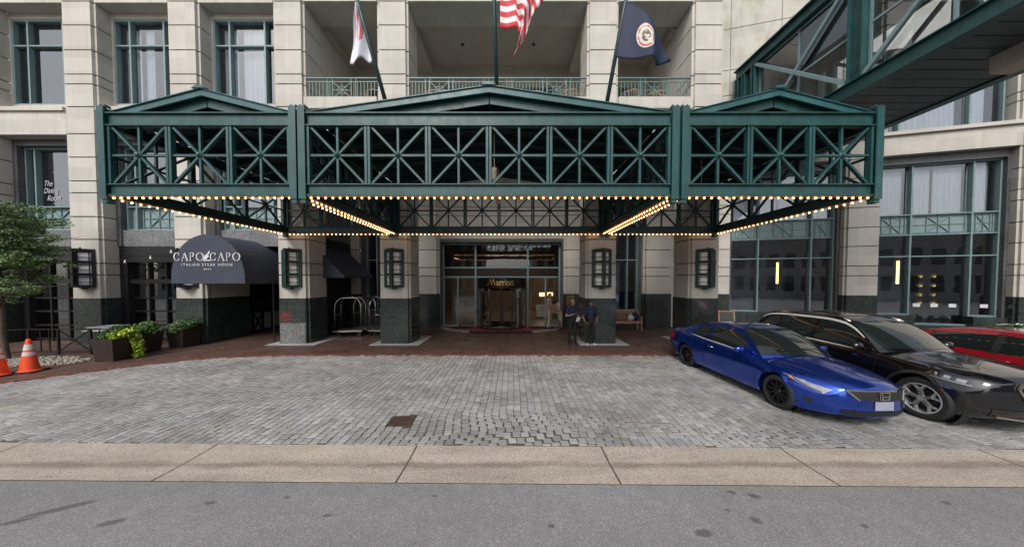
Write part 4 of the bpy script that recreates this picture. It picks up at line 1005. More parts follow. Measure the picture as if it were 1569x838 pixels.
# ------------------------------------------------------------ cars
def itp(tab):
    xs=[p[0] for p in tab]; ys=[p[1] for p in tab]; n=len(xs)
    d=[(ys[i+1]-ys[i])/(xs[i+1]-xs[i]) for i in range(n-1)]
    m=[d[0]]+[0 if d[i-1]*d[i]<=0 else 2*d[i-1]*d[i]/(d[i-1]+d[i]) for i in range(1,n-1)]+[d[-1]]
    def f(x):
        if x<=xs[0]: return ys[0]
        if x>=xs[-1]: return ys[-1]
        for i in range(n-1):
            if x<=xs[i+1]: break
        h=xs[i+1]-xs[i]; t=(x-xs[i])/h; t2,t3=t*t,t*t*t
        return (2*t3-3*t2+1)*ys[i]+(t3-2*t2+t)*h*m[i]+(-2*t3+3*t2)*ys[i+1]+(t3-t2)*h*m[i+1]
    return f
class Car:
    def __init__(s,spec,loc,rz,label,mat,name,cat='car'):
        s.__dict__.update(spec); s.mat=mat
        for k in ('zd','zb','zm','wb','wm','ws','z0','zt','wr'): setattr(s,k,itp(spec[k]))
        s.root=thing(name,label,cat,loc,rz)
    def warp(s,x,l,z):
        f=max(0,1-l/1.0)**1.5; r=max(0,1-(s.L-l)/.9)**1.5; a=min(1.1,abs(x)/(s.W/2))
        y=l+f*(a**2.6*s.nose+s.fprof(z))-r*(a**2.8*s.tail+s.rprof(z)); return Vector((x,y,z))
    def sec(s,l):
        z0=s.z0(l); zm=s.zm(l); zb=s.zb(l); zd=s.zd(l); ws,wm,wb=s.ws(l),s.wm(l),s.wb(l)
        return [(z0,ws),(z0+.10,ws+(wm-ws)*.72),(zm-.04,wm-.004),(zm+.05,wm),((zm+zb)/2+.02,(wm+wb)/2+.006),(zb-.035,wb+.012),(zb,wb-.012)]
    def xs_(s,l,z):
        P=s.sec(l)
        if z<=P[0][0]: return P[0][1]
        for (a,xa),(b,xb) in zip(P,P[1:]):
            if z<=b: 
                t=(z-a)/max(1e-6,b-a); t=t; return xa+(xb-xa)*t
        return P[-1][1]
    def arch(s,l):
        for lw in s.ax:
            if abs(l-lw)<s.RA: return s.rw+math.sqrt(s.RA**2-(l-lw)**2)*1.0
        return 0
    def body(s):
        sub=[0,.02,.06,.12,.2,.3,.4,.5,.6,.7,.85,1.0]
        ls=set([0,.015,.05,.1,.16,.24,.34,.46,.6]+[s.L-q for q in (0,.015,.05,.1,.18,.3,.45)])
        for lw in s.ax:
            for i in range(25): ls.add(lw-s.RA*math.cos(PI*i/24)*.9999)
            ls|={lw-s.RA-.004,lw+s.RA+.004}
        q=.8
        while q<s.L-.5: ls.add(q); q+=.14
        ls=sorted(ls); N=14; K=7
        rows=[]
        b=MB(); ring=[]
        for l in ls:
            ar=s.arch(l); P=s.sec(l); z0=P[0][0]; zb=P[-1][0]; xb=P[-1][1]; zd=s.zd(l)
            pts=[]
            for i in range(N+1):
                z=z0+(zb-z0)*i/N; z=max(z,min(ar+i*.003,zb-.002)); 
                x=s.xs_(l,z); 
                if ar: x+=.012*max(0,1-abs(z-ar)/.07)
                pts.append((x,z))
            inn=[(pts[0][0]-.16,max(pts[0][1],z0)+ (0 if ar else .0))]
            top=[]
            for k in range(1,K+1):
                t=k/K; top.append((xb*(1-t),zb+(zd-zb)*math.sin(t*PI/2)**1.1 + s.crease(t,l)))
            half=inn+pts+top
            full=[(-x,z) for x,z in half[::-1][1:]][::-1]
            ring.append([s.warp(x,l,z) for x,z in half]+[s.warp(-x,l,z) for x,z in half[::-1][1:]])
        n=len(ring[0]); vs=[p for r in ring for p in r]
        b.add(vs,[(i*n+j,(i+1)*n+j,(i+1)*n+j+1,i*n+j+1) for i in range(len(ls)-1) for j in range(n-1)])
        # end caps as strips
        for idx,l in ((0,ls[0]),(len(ls)-1,ls[-1])):
            r=ring[idx]; half=(n+1)//2; m=14; base=[]
            G=[]
            for j in range(half):
                a=r[j]; G.append([s.warp(a.x*(1-2*q/m),l,a.z) for q in range(m+1)])
            vs=[p for row in G for p in row]
            b.add(vs,[(i*(m+1)+j,i*(m+1)+j+1,(i+1)*(m+1)+j+1,(i+1)*(m+1)+j) for i in range(half-1) for j in range(m)])
        o=b.build('body',s.mat,s.root,smooth='auto',local=True)
        bm=bmesh.new(); bm.from_mesh(o.data); bmesh.ops.remove_doubles(bm,verts=bm.verts,dist=.0005); bmesh.ops.recalc_face_normals(bm,faces=bm.faces); bm.to_mesh(o.data); bm.free()
        for p in o.data.polygons: p.use_smooth=True
        o.data.set_sharp_from_angle(angle=R(38)); s.bodyo=o
        # dark underbody and wheel wells
        b=MB(); b.box(-s.W/2+.2,s.W/2-.2,.62,s.L-.6,s.z0(2)+.03,.6); b.box(-.5,.5,.3,.618,s.z0(.3)+.04,.5); b.build('underbody',M['trim'],s.root,local=True)
    def G(s,l,side,v):          # side glass surface point, v 0 belt .. 1 roof edge
        wb=s.wb(l)-.045; zb=s.zb(l)-.012; zt=s.zt(l); wr=s.wr(l); ze=max(zb+.001,zt-.055)
        k=(ze-zb)/max(.01,(s.H-.055-zb)); we=wb+(wr-wb)*min(1,max(0,k))**.9 
        x=wb+(we-wb)*v+.03*math.sin(PI*v)*k; return x,zb+(ze-zb)*v
    def T(s,l,t):               # top surface t=0 edge .. 1 centre
        x,z=s.G(l,1,1); zt=max(s.zt(l),z); return x*math.cos(t*PI/2)**.85 if t<1 else 0, z+(zt-z)*math.sin(t*PI/2)**.8
    def cabin(s):
        ls=[s.c0+(s.c1-s.c0)*i/44 for i in range(45)]; b=MB(); n=None
        for sg in (1,-1):
            vs=[];nn=0
            for l in ls:
                row=[(s.G(l,1,v/6)) for v in range(7)]+[s.T(l,t/8) for t in range(1,9)]
                nn=len(row); vs+=[(sg*x,l+s.cbow(l,x),z) for x,z in row]
            b.add(vs,[(i*nn+j,(i+1)*nn+j,(i+1)*nn+j+1,i*nn+j+1) for i in range(len(ls)-1) for j in range(nn-1)])
        o=b.build('roof',s.mat,s.root,smooth='auto',local=True)
        bm=bmesh.new(); bm.from_mesh(o.data); bmesh.ops.remove_doubles(bm,verts=bm.verts,dist=.0004); bmesh.ops.recalc_face_normals(bm,faces=bm.faces); bm.to_mesh(o.data); bm.free()
        for p in o.data.polygons: p.use_smooth=True
        s.roof=o
    def cbow(s,l,x):
        f=max(0,1-(l-s.c0)/1.3); r=max(0,1-(s.c1-l)/1.2); return f*.20*(abs(x)/.7)**2-r*.12*(abs(x)/.7)**2
    def glass_top(s,l0,l1,name,tmin=.16):
        b=MB(); NU,NV=18,20
        def fn(u,v):
            l=l0+(l1-l0)*u; q=2*v-1; t=1-abs(q)*(1-tmin); x,z=s.T(l,t); x=abs(x)*(1 if q>=0 else -1)
            return Vector((x,l+s.cbow(l,x),z+.006))
        b.grid(fn,NU,NV); return b.build(name,M['carglass'],s.root,smooth=True,local=True)
    def glass_side(s,l0,l1,v0=.08,v1=.9,slant0=0,slant1=0,name='side_window',off=.006,mat=None):
        for sg in (1,-1):
            b=MB()
            def fn(u,v):
                vv=v0+(v1-v0)*v; l=(l0+slant0*v)+((l1+slant1*v)-(l0+slant0*v))*u; x,z=s.G(l,1,vv); x+=off; return Vector((sg*x,l+s.cbow(l,x),z))
            b.grid(fn,20,6); b.build(name,mat or M['carglass'],s.root,smooth=True,local=True)
    def patch(s,name,mat,f,nu=12,nv=4,off=.006,sides=(1,-1),smooth=True,parent=None):
        """f(u,v)->(l,z) on the body side"""
        for sg in sides:
            b=MB()
            def fn(u,v):
                l,z=f(u,v); x=s.xs_(l,z)+off; return s.warp(sg*x,l-off*.3,z)
            b.grid(fn,nu,nv); b.build(name,mat,s.root,smooth=smooth,local=True)
    def front(s,name,mat,f,nu=14,nv=4,off=.008,rear=False):
        """f(u,v)->(x,z) on the front face"""
        b=MB(); l=s.L if rear else 0
        def fn(u,v):
            x,z=f(u,v); p=s.warp(x,l,z); p.y+=off if rear else -off; return p
        b.grid(fn,nu,nv); return b.build(name,mat,s.root,smooth=True,local=True)
    def wheels(s,rim,kind,rr):
        w=.225; first=None
        for sg in (-1,1):
            for lw in s.ax:
                xc=sg*(s.W/2-.03-w/2)
                b=MB(); h=w/2; ro=s.rw; ri=rr
                b.lathe((0,0,0),[(ri,-h+.01),(ri+.03,-h),(ro-.035,-h+.004),(ro-.008,-h+.03),(ro,-h+.06),(ro,h-.06),(ro-.008,h-.03),(ro-.035,h-.004),(ri+.03,h),(ri,h-.01)],40,'x')
                ob=b.build('wheel',M['rubber'],s.root,smooth='auto',local=True); ob.location=(xc,lw,s.rw)
                b=MB(); o=sg
                b.lathe((0,0,0),[(ri,o*h*.92),(ri-.018,o*h*.95),(ri-.03,o*h*.6),(ri-.035,-o*h*.7)],40,'x')
                b.lathe((0,0,0),[(.0,o*h*.80),(.055,o*h*.80),(.065,o*h*.62)],20,'x')
                n=10 if kind=='ten' else 5
                for k in range(n):
                    a=2*PI*k/n+.2
                    def P(r,da,dx): return Vector((o*(h*.78-dx),r*math.cos(a+da),r*math.sin(a+da)))
                    if kind=='ten':
                        b.bar(P(.05,0,.02),P(ri-.02,0.02,.008),.022,.03,P(1,PI/2,0)-P(0,0,0))
                    else:
                        for d_ in (-1,1):
                            b.bar(P(.05,0,.02),P(ri*.58,0.0,.01),.05,.05,(1,0,0))
                            b.bar(P(ri*.55,0,.012),P(ri-.015,d_*.30,.006),.034,.034,(1,0,0))
                b.build('rim',rim,ob,smooth='auto',local=True)
                b=MB(); b.lathe((0,0,0),[(0,0),(ri-.04,0)],30,'x'); b.lathe((0,0,0),[(0,o*.02),(ri*.62,o*.02),(ri*.62,0)],30,'x'); q=b.build('brake_disc',M['trim'],ob,local=True)
                # wheel well
                b=MB(); R_=s.RA+.01; xi=xc-sg*.05
                b.lathe((0,0,0),[(0,-sg*.12),(R_,-sg*.12),(R_,sg*.09)],28,'x'); qq=b.build('wheel_well',M['trim'],s.root,local=True,normals=False); qq.location=(xi,lw,s.rw)
    def mirrors(s,l,z,mat):
        for sg in (1,-1):
            x=s.wb(l)+.11; b=MB(); b.sphere((sg*x,l,z),.1,14,9,sc=(1.12,.62,.72)); b.bar((sg*(x-.05),l+.03,z-.05),(sg*(s.wb(l)-.06),l+.06,z-.07),.05,.04)
            o=b.build('wing_mirror',mat,s.root,smooth=True,local=True)
            b=MB(); b.lathe((sg*x,l+.063,z),[(0,0),(.07,-.003)],14,'y'); 
    def hoodline(s,l0,l1,t0,t1):
        for sg in (1,-1):
            b=MB()
            def fn(u,v):
                l=l0+(l1-l0)*u; t=t0+(t1-t0)*u+.010*(v-.5)*1.2; P=s.sec(l); zb,xb=P[-1]; zd=s.zd(l)
                p=s.warp(sg*xb*(1-t),l,zb+(zd-zb)*math.sin(t*PI/2)**1.1+s.crease(t,l)); p.z+=.004; return p
            b.grid(fn,24,1); b.build('bonnet_seam',M['trim'],s.root,local=True)
    def seam(s,l,z0,z1,slant=0):
        s.patch('door_seam',M['trim'],lambda u,v:(l+slant*v+.006*(u-.5),z0+(z1-z0)*v),1,10,.002)
    def handle(s,l,z,mat):
        for sg in (1,-1):
            x=s.xs_(l,z)+.028; b=MB(); b.tube([(sg*(x-.03),l-.09,z),(sg*x,l-.06,z),(sg*x,l+.06,z),(sg*(x-.03),l+.09,z)],.014,8); b.build('door_handle',mat,s.root,smooth=True,local=True)
coupe=dict(L=4.85,W=1.85,H=1.43,ax=(.93,3.67),rw=.325,RA=.375,nose=.50,tail=.30,
 fprof=lambda z:.10*max(0,(z-.52)/.2)**1.5*.5+.05*max(0,(.33-z)/.12), rprof=lambda z:.06*abs(z-.6)/.4,
 crease=lambda t,l:.022*math.exp(-((t-.28)/.11)**2)*max(0,min(1,l*3,(1.5-l)*3)),
 zd=[(0,.73),(.03,.765),(.12,.80),(.4,.85),(.9,.93),(1.2,.955),(2,.95),(3.6,.99),(4.0,1.04),(4.5,1.06),(4.78,1.04),(4.85,1.0)],
 zb=[(0,.66),(.05,.68),(.2,.715),(.5,.755),(.95,.81),(1.4,.86),(2.0,.895),(3.0,.93),(3.6,.965),(4.3,.97),(4.75,.93),(4.85,.9)],
 zm=[(0,.47),(.6,.56),(1,.6),(3,.6),(4,.64),(4.85,.6)],
 wb=[(0,.54),(.05,.60),(.2,.69),(.5,.78),(1,.835),(1.6,.85),(2.8,.855),(3.6,.855),(4.3,.81),(4.75,.74),(4.85,.68)],
 wm=[(0,.68),(.05,.74),(.2,.81),(.6,.885),(1,.92),(1.6,.905),(2.8,.905),(3.7,.925),(4.4,.89),(4.75,.83),(4.85,.77)],
 ws=[(0,.66),(.05,.74),(.3,.84),(.6,.86),(1.4,.86),(3.3,.86),(4.2,.85),(4.85,.7)],
 z0=[(0,.23),(.1,.19),(.6,.20),(1.4,.2),(3.3,.2),(4.4,.26),(4.85,.33)],
 zt=[(1.10,.90),(1.22,.98),(1.55,1.17),(1.88,1.315),(2.15,1.39),(2.6,1.43),(3.0,1.405),(3.4,1.31),(3.75,1.18),(4.05,1.045)],
 wr=[(1.10,.66),(2.1,.56),(3.1,.55),(4.05,.6)],c0=1.10,c1=4.07)
c=Car(coupe,(6.11,4.56,0),R(1.6),'metallic blue coupe with black wheels, parked on the cobbles','',name='blue_coupe'); c.root.name='parked_car'; c.mat=M['bluepaint']
c.body(); c.cabin(); c.glass_top(1.18,2.06,'windshield',.12); c.glass_top(3.28,3.98,'rear_window',.16)
c.glass_side(1.62,2.86,.10,.9,.10,0); c.glass_side(2.94,3.62,.12,.88,.0,-.18)
c.glass_side(1.55,3.72,.0,.07,name='window_trim',mat=M['satin'],off=.004)
c.glass_top(2.3,2.85,'sunroof',.4)
blackrim=simple('black_alloy_rim',(.012,.012,.014),.3,.4); silver=simple('silver_alloy_rim',(.62,.62,.63),.3,.6,var=.1)
c.wheels(blackrim,'ten',.235); c.mirrors(1.72,.97,c.mat); c.handle(2.72,.80,M['chrome'])
c.seam(1.42,.26,.84,.0); c.seam(2.92,.26,.915,.05)
c.patch('headlight',M['lens'],lambda u,v:(.03+.78*u,(.545+.19*u**.9)+( .085*(1-u)**.8+.004)*v-.0),14,4,.008)
c.hoodline(.16,1.12,.16,.10)
for q,(l_,z_) in enumerate(((.14,.60),(.30,.645))):
    c.patch('headlight_reflector',M['led'],lambda u,v,l_=l_,z_=z_:(l_+.09*u,z_+.042*v+.02*u),4,3,.011)
c.patch('headlight_bezel',M['darklens'],lambda u,v:(.05+.5*u,.557+.135*u+.016*v),8,2,.010)
c.patch('bumper_seam',M['trim'],lambda u,v:(.62+.006*u+.06*v,.40+.27*v),1,6,.003)
c.patch('turn_signal',M['amber'],lambda u,v:(.50+.12*u,.665+.028*u+.018*v),4,2,.011)
c.patch('fog_lamp',M['trim'],lambda u,v:(.10+.14*u,.34+.075*v),4,3,.006)
c.patch('tail_lamp',M['redlens'],lambda u,v:(4.35+.47*u,.70+(.16+.04*u)*v),8,3,.008)
c.front('grille',M['trim'],lambda u,v:((u-.5)*2*(.36+.12*v),.525+.135*v),14,3)
def frame_strip(c,name,mat,path,w,off=.014):
    b=MB(); 
    P=[c.warp(x,0,z)+Vector((0,-off,0)) for x,z in path]
    for p,q in zip(P,P[1:]): b.bar(p,q,w,w)
    return b.build(name,mat,c.root,local=True)
frame_strip(c,'grille_surround',M['chrome'],[(-.50,.672),(-.25,.678),(0,.68),(.25,.678),(.50,.672)],.028)
frame_strip(c,'grille_surround',M['chrome'],[(.50,.672),(.37,.525)],.024); frame_strip(c,'grille_surround',M['chrome'],[(-.50,.672),(-.37,.525)],.024)
for i in range(4): frame_strip(c,'grille_bar',M['trim'],[(-.38-.025*i,.550+.028*i),(0,.551+.028*i),(.38+.025*i,.550+.028*i)],.008,.012)
b=MB(); 
p=c.warp(0,0,.6)
for (a,d) in (((-.05,-.045),(-.06,.05)),((.05,-.045),(.06,.05)),((-.05,0),(.05,0))): b.bar((a[0],p.y-.03,.6+a[1]),(d[0],p.y-.03,.6+d[1]),.014,.016)
b.bar((-.08,p.y-.022,.66),(.08,p.y-.022,.66),.01,.014); b.bar((-.075,p.y-.022,.545),(.075,p.y-.022,.545),.01,.014); b.bar((-.085,p.y-.022,.66),(-.075,p.y-.022,.545),.01,.014); b.bar((.085,p.y-.022,.66),(.075,p.y-.022,.545),.01,.014)
b.build('emblem',M['chrome'],c.root,local=True)
c.patch('bumper_scoop',M['trim'],lambda u,v:(.34+.16*u,.27+.05*v*(1-u)),4,2,.005)
c.front('lower_intake',M['trim'],lambda u,v:((u-.5)*1.1,.255+.085*v),10,2)
b=MB(); b.box(-.155,.155,p.y-.03,p.y-.012,.37,.51); b.build('licence_plate',M['plate'],c.root,local=True,bevel=.006)
# wipers
b=MB()
for x0,x1 in ((-.55,-.02),(.05,.55)):
    z0=c.zt(1.3); b.bar((x0,1.33,z0+.035),(x1,1.25+.05,z0+.02),.015,.015)
b.build('wiper',M['trim'],c.root,local=True)

suv=dict(L=4.71,W=1.89,H=1.68,ax=(.76,3.62),rw=.375,RA=.44,nose=.34,tail=.22,
 fprof=lambda z:.05*max(0,(z-.75)/.2)+.06*max(0,(.42-z)/.15), rprof=lambda z:.10*max(0,z-.8),
 crease=lambda t,l:.018*math.exp(-((t-.3)/.12)**2)*(1 if l<1.2 else 0),
 zd=[(0,.90),(.03,.94),(.12,.98),(.4,1.03),(.9,1.09),(1.2,1.12),(2,1.1),(3.6,1.12),(4.3,1.12),(4.6,1.12),(4.71,1.06)],
 zb=[(0,.84),(.05,.87),(.2,.91),(.5,.95),(.9,.99),(1.4,1.02),(2.0,1.03),(3.0,1.06),(3.8,1.10),(4.4,1.11),(4.71,1.05)],
 zm=[(0,.6),(.6,.68),(1,.72),(3,.72),(4,.78),(4.71,.7)],
 wb=[(0,.66),(.05,.72),(.2,.79),(.5,.84),(1,.87),(1.6,.875),(2.8,.88),(3.8,.87),(4.4,.81),(4.71,.72)],
 wm=[(0,.78),(.05,.84),(.2,.88),(.5,.92),(.9,.945),(1.6,.93),(2.8,.93),(3.7,.945),(4.3,.92),(4.71,.82)],
 ws=[(0,.70),(.05,.78),(.3,.86),(.6,.88),(1.4,.89),(3.3,.89),(4.2,.87),(4.71,.75)],
 z0=[(0,.30),(.1,.25),(.6,.25),(1.4,.26),(3.3,.26),(4.4,.32),(4.71,.4)],
 zt=[(1.12,1.08),(1.35,1.22),(1.65,1.42),(1.9,1.56),(2.15,1.64),(2.6,1.68),(3.4,1.67),(4.0,1.62),(4.2,1.53),(4.45,1.3),(4.62,1.12)],
 wr=[(1.12,.66),(2.1,.60),(3.6,.58),(4.62,.6)],c0=1.12,c1=4.63)
c=Car(suv,(8.33,4.30,0),R(1.0),'glossy black SUV with silver wheels, between the blue coupe and the red car',M['blackpaint'],'parked_car')
c.body(); c.cabin(); c.glass_top(1.22,1.98,'windshield',.13); c.glass_top(4.18,4.5,'rear_window',.16)
c.glass_side(1.58,2.62,.10,.88,.12,0); c.glass_side(2.70,3.55,.10,.88); c.glass_side(3.62,4.18,.16,.84,.0,-.14)
c.glass_side(1.5,4.2,-.02,.07,name='window_trim',mat=M['satin'],off=.004); c.glass_side(1.55,4.25,.90,.98,name='window_trim',mat=M['satin'],off=.004)
c.wheels(silver,'y',.265); c.mirrors(1.62,1.13,c.mat); c.handle(2.52,.93,M['blackpaint']); c.handle(3.42,.95,M['blackpaint'])
c.seam(1.4,.4,.99); c.seam(2.66,.36,1.03); c.seam(3.5,.62,1.07,.05)
c.glass_top(2.35,3.5,'sunroof',.35)
b=MB()
for sg in (-1,1):
    P=[]
    for i in range(9):
        l=2.05+i*.24; x,z=c.G(l,1,1); P.append((sg*(x-.01),l,z+.055+(.0 if 0<i<8 else -.04)))
    b.tube(P,.014,8)
b.build('roof_rail',M['chrome'],c.root,smooth=True,local=True)
c.hoodline(.10,1.1,.14,.10)
for l_,z_,w_ in ((.12,.80,.10),(.29,.825,.09),(.47,.85,.05)): c.patch('headlight_reflector',M['lens'],lambda u,v,l_=l_,z_=z_,w_=w_:(l_+w_*u,z_+.05*v+.012*u),4,3,.012)
c.patch('headlight_strip',M['led'],lambda u,v:(.06+.5*u,.772+.056*u+.010*v),8,1,.013)
c.patch('headlight',M['darklens'],lambda u,v:(.03+.62*u,.755+.07*u+(.115*(1-u)**.5+.005)*v),14,4,.008)
c.patch('side_marker',M['amber'],lambda u,v:(.335+.03*u,.50+.14*v),2,2,.008)
c.patch('sill_trim',M['trim'],lambda u,v:(1.33+1.92*u,.262+.12*v),10,2,.006)
for lw in c.ax:
    def f(u,v,lw=lw):
        a=.14+(PI-.28)*(1-u); r=c.RA-.002+.055*v; return (max(.02,lw+r*math.cos(a)),max(.27,c.rw+r*math.sin(a)))
    c.patch('arch_trim',M['trim'],f,24,2,.016)
# kidney grille outline like two upright rounded rings
for sx_ in (-1,1):
    pth=[(sx_*q[0],q[1]) for q in [(.03,.60),(.03,.86),(.12,.89),(.36,.88),(.43,.80),(.36,.64),(.22,.58),(.03,.60)]]
    frame_strip(c,'grille_surround',M['chrome'],pth,.026,.02)
    c.front('grille',M['trim'],lambda u,v,sx_=sx_:(sx_*(.05+.32*u),.62+.24*v),6,3,.01)
c.front('lower_bumper',M['blackpaint'],lambda u,v:((u-.5)*1.35,.31+.15*v),12,3,.01)
frame_strip(c,'bumper_strip',M['chrome'],[(-.62,.33),(-.3,.30),(0,.295),(.3,.30),(.62,.33)],.03,.02)
b=MB(); p=c.warp(0,0,.5); b.box(-.155,.155,p.y-.035,p.y-.015,.48,.60); b.build('licence_plate',M['plate'],c.root,local=True,bevel=.006)

sed=dict(coupe); sed.update(L=4.6,W=1.82,H=1.46,ax=(.92,3.62),
 zt=[(1.0,.93),(1.2,1.05),(1.5,1.22),(1.85,1.38),(2.15,1.44),(2.6,1.46),(3.1,1.44),(3.5,1.37),(3.9,1.22),(4.25,1.06)],c0=1.0,c1=4.25,
 wr=[(1.0,.64),(2.1,.58),(3.3,.56),(4.25,.6)],
 zd=[(0,.655),(.03,.70),(.12,.75),(.4,.82),(.9,.90),(1.1,.94),(2,.95),(3.6,1.0),(4.0,1.06),(4.4,1.06),(4.55,1.03),(4.6,1.0)],
 zb=[(0,.60),(.05,.63),(.2,.70),(.5,.77),(.95,.84),(1.4,.90),(2.0,.93),(3.0,.96),(3.6,1.0),(4.2,1.0),(4.5,.96),(4.6,.9)])
c=Car(sed,(11.0,3.35,0),R(0),'red car at the right edge, behind the black SUV',M['redpaint'],'parked_car')
c.body(); c.cabin(); c.glass_top(1.1,1.95,'windshield',.14); c.glass_top(3.55,4.1,'rear_window',.16)
c.glass_side(1.45,2.5,.1,.88,.12,0); c.glass_side(2.6,3.75,.1,.86,0,-.2); c.glass_side(2.5,2.6,.0,.92,name='door_pillar',mat=M['trim'],off=.005)
c.wheels(silver,'ten',.225); c.mirrors(1.5,1.02,c.mat); c.handle(2.4,.84,M['redpaint']); c.seam(2.55,.3,.94)
c.patch('headlight',M['lens'],lambda u,v:(.03+.6*u,.58+.16*u+(.1*(1-u)**.6+.004)*v),10,3,.008); c.patch('tail_lamp',M['redlens'],lambda u,v:(4.2+.38*u,.74+.16*v),8,3,.008)

# ------------------------------------------------------------ people
def capsule(b,p,q,r0,r1,n=14,k=4,sc=None):
    p,q=Vector(p),Vector(q); d=q-p; L=d.length; d=d.normalized() if L>1e-6 else Vector((0,0,1))
    rings=[]
    for i in range(k): a=-PI/2+PI/2*i/k; rings.append((p+d*(r0*math.sin(a)),max(.0008,r0*math.cos(a))))
    rings.append((p,r0)); rings.append((q,r1))
    for i in range(1,k+1): a=PI/2*i/k; rings.append((q+d*(r1*math.sin(a)),max(.0008,r1*math.cos(a))))
    ref=(sc or Vector((1,0,0))); ref=Vector(ref)
    ref=ref-d*ref.dot(d)
    if ref.length<1e-3: ref=d.orthogonal()
    ref.normalize(); bb=d.cross(ref); vs=[]
    for c,r in rings:
        for j in range(n):
            a=2*PI*j/n; vs.append(c+ref*(r*math.cos(a))+bb*(r*math.sin(a)*b.flat))
    m=len(rings)
    b.add(vs,[(i*n+j,i*n+(j+1)%n,(i+1)*n+(j+1)%n,(i+1)*n+j) for i in range(m-1) for j in range(n)]+[tuple(range(n))[::-1],tuple(range((m-1)*n,m*n))])
    b.caps.append((p,q,r0,r1,b.cm))
def person(loc,rz,label,J,mats,female=False,scale=1,hair=True):
    """J: joints; parts coloured by nearest capsule"""
    b=MB(); b.flat=1; b.caps=[]; b.cm=0
    V=Vector
    def C(p,q,r0,r1,m,flat=1,sc=None): b.flat=flat; b.cm=m; capsule(b,V(J[p]) if isinstance(p,str) else p,V(J[q]) if isinstance(q,str) else q,r0,r1,sc=sc)
    SK,TOP,BOT,SHOE,SOLE=0,1,2,3,4
    k=.9 if female else 1
    sh=(V(J['shL'])-V(J['shR'])).normalized()
    C('pelvis','waist',.125*k,.112*k,TOP if female else BOT,.76,sh); C('waist','chest',.120*k,.140*k,TOP,.70,sh)
    C('chest','neckb',.150*k,.07,TOP,.7,sh)
    C(V(J['shL'])*.8+V(J['chest'])*.2+V((0,0,.05)),V(J['shR'])*.8+V(J['chest'])*.2+V((0,0,.05)),.085*k,.085*k,TOP,1)
    C('neckb','head',.052,.052,SK); h=V(J['head']); up=(h-V(J['neckb'])).normalized(); fwd=V(J['face']).normalized()
    C(h+up*.10,h+up*.13,.082,.078,SK); C(h+up*.045+fwd*.025,h+up*.03+fwd*.03,.062,.05,SK)
    C(h+up*.075+fwd*.095,h+up*.055+fwd*.112,.013,.015,SK)                    # nose
    side=fwd.cross(up).normalized()
    for s in (-1,1):
        C(h+up*.08+side*s*.082,h+up*.055+side*s*.080,.018,.012,SK)            # ears
    C(h+up*.028+fwd*.088-side*.02,h+up*.028+fwd*.088+side*.02,.009,.009,SK)  # lips
    for s,S in ((1,'L'),(-1,'R')):
        m_up=TOP; C('sh'+S,'sle'+S,.062*k,.058*k,TOP); C('sle'+S,'el'+S,.046*k,.040*k,SK); C('el'+S,'wr'+S,.042*k,.027*k,SK)
        w=V(J['wr'+S]); hd=V(J['hd'+S])-w; hl=hd.length; hd.normalize(); el=V(J['el'+S])
        nrm=V(J.get('pn'+S,(s,0,0))).normalized(); sd=hd.cross(nrm).normalized()
        palm=w+hd*.085; C(w,palm,.027,.036,SK,.62,sd)
        for i,(o,L) in enumerate(((-.030,.068),(-.010,.078),(.010,.072),(.029,.056))):
            a=palm+sd*o; m1=a+hd*(L*.55)-nrm*.008; m2=a+hd*(L*.85)-nrm*.034
            C(a,m1,.0105,.0095,SK); C(m1,m2,.0095,.008,SK)
        a=w+hd*.03-sd*.02; C(a,a+hd*.035-sd*.03-nrm*.01,.012,.011,SK); C(a+hd*.035-sd*.03-nrm*.01,a+hd*.065-sd*.035-nrm*.02,.011,.009,SK)
        if female:
            C('hip'+S,'kn'+S,.095,.10,TOP); C('kn'+S,'cal'+S,.052,.050,SK); C('cal'+S,'an'+S,.05,.03,SK)
        else:
            C('hip'+S,'kn'+S,.084,.060,BOT); C('kn'+S,'cal'+S,.058,.060,BOT); C('cal'+S,'an'+S,.060,.050,BOT)
        an=V(J['an'+S]); ft=V(J['ft'+S])
        C(an+V((0,0,-.045)),an+V((0,0,-.03))+(ft-an)*.3,.036,.042,SHOE); C(V((an.x,an.y,.034)),V((ft.x,ft.y,.032)),.034,.036,SHOE,.9)
    t=None
    me=bpy.data.meshes.new('p'); me.from_pydata([tuple(v) for v in b.v],[],b.f)
    tmp=bpy.data.objects.new('tmp',me); COL.objects.link(tmp); rm=tmp.modifiers.new('r','REMESH'); rm.mode='VOXEL'; rm.voxel_size=.0105; rm.use_smooth_shade=True
    smo=tmp.modifiers.new('s','SMOOTH'); smo.factor=.5; smo.iterations=2
    bpy.context.view_layer.update(); me2=bpy.data.meshes.new_from_object(tmp.evaluated_get(bpy.context.evaluated_depsgraph_get())); bpy.data.objects.remove(tmp)
    me2.materials.clear()
    for m in mats: me2.materials.append(m)
    caps=b.caps
    for p in me2.polygons:
        c=p.center; best=9; bi=0
        for (a,q,r0,r1,m) in caps:
            d=q-a; L2=d.length_squared; u=max(0,min(1,(c-a).dot(d)/L2)) if L2>1e-9 else 0
            e=(c-a-d*u).length-(r0+(r1-r0)*u)
            if e<best: best=e; bi=m
        p.material_index=bi; p.use_smooth=True
    o=bpy.data.objects.new('person',me2); COL.objects.link(o); o.location=loc; o.rotation_euler=(0,0,rz); o.scale=(scale,)*3
    tag(o,label,'person')
    hb=MB(); hb.flat=1; hb.caps=[]; hb.cm=0
    # hair shell
    c=h+up*.125-fwd*.012
    def hr(u,v):
        th=PI*.62*u; ph=2*PI*v; d=up*math.cos(th)+(side*math.cos(ph)+fwd*math.sin(ph))*math.sin(th)
        cut=1.0 if not(d.dot(fwd)>.45 and d.dot(up)<.55) else .90
        return c+d*(.097 if cut==1 else .07)*1.0+V((0,0,noise.noise(d*9)*.006))
    hb.grid(hr,10,20)
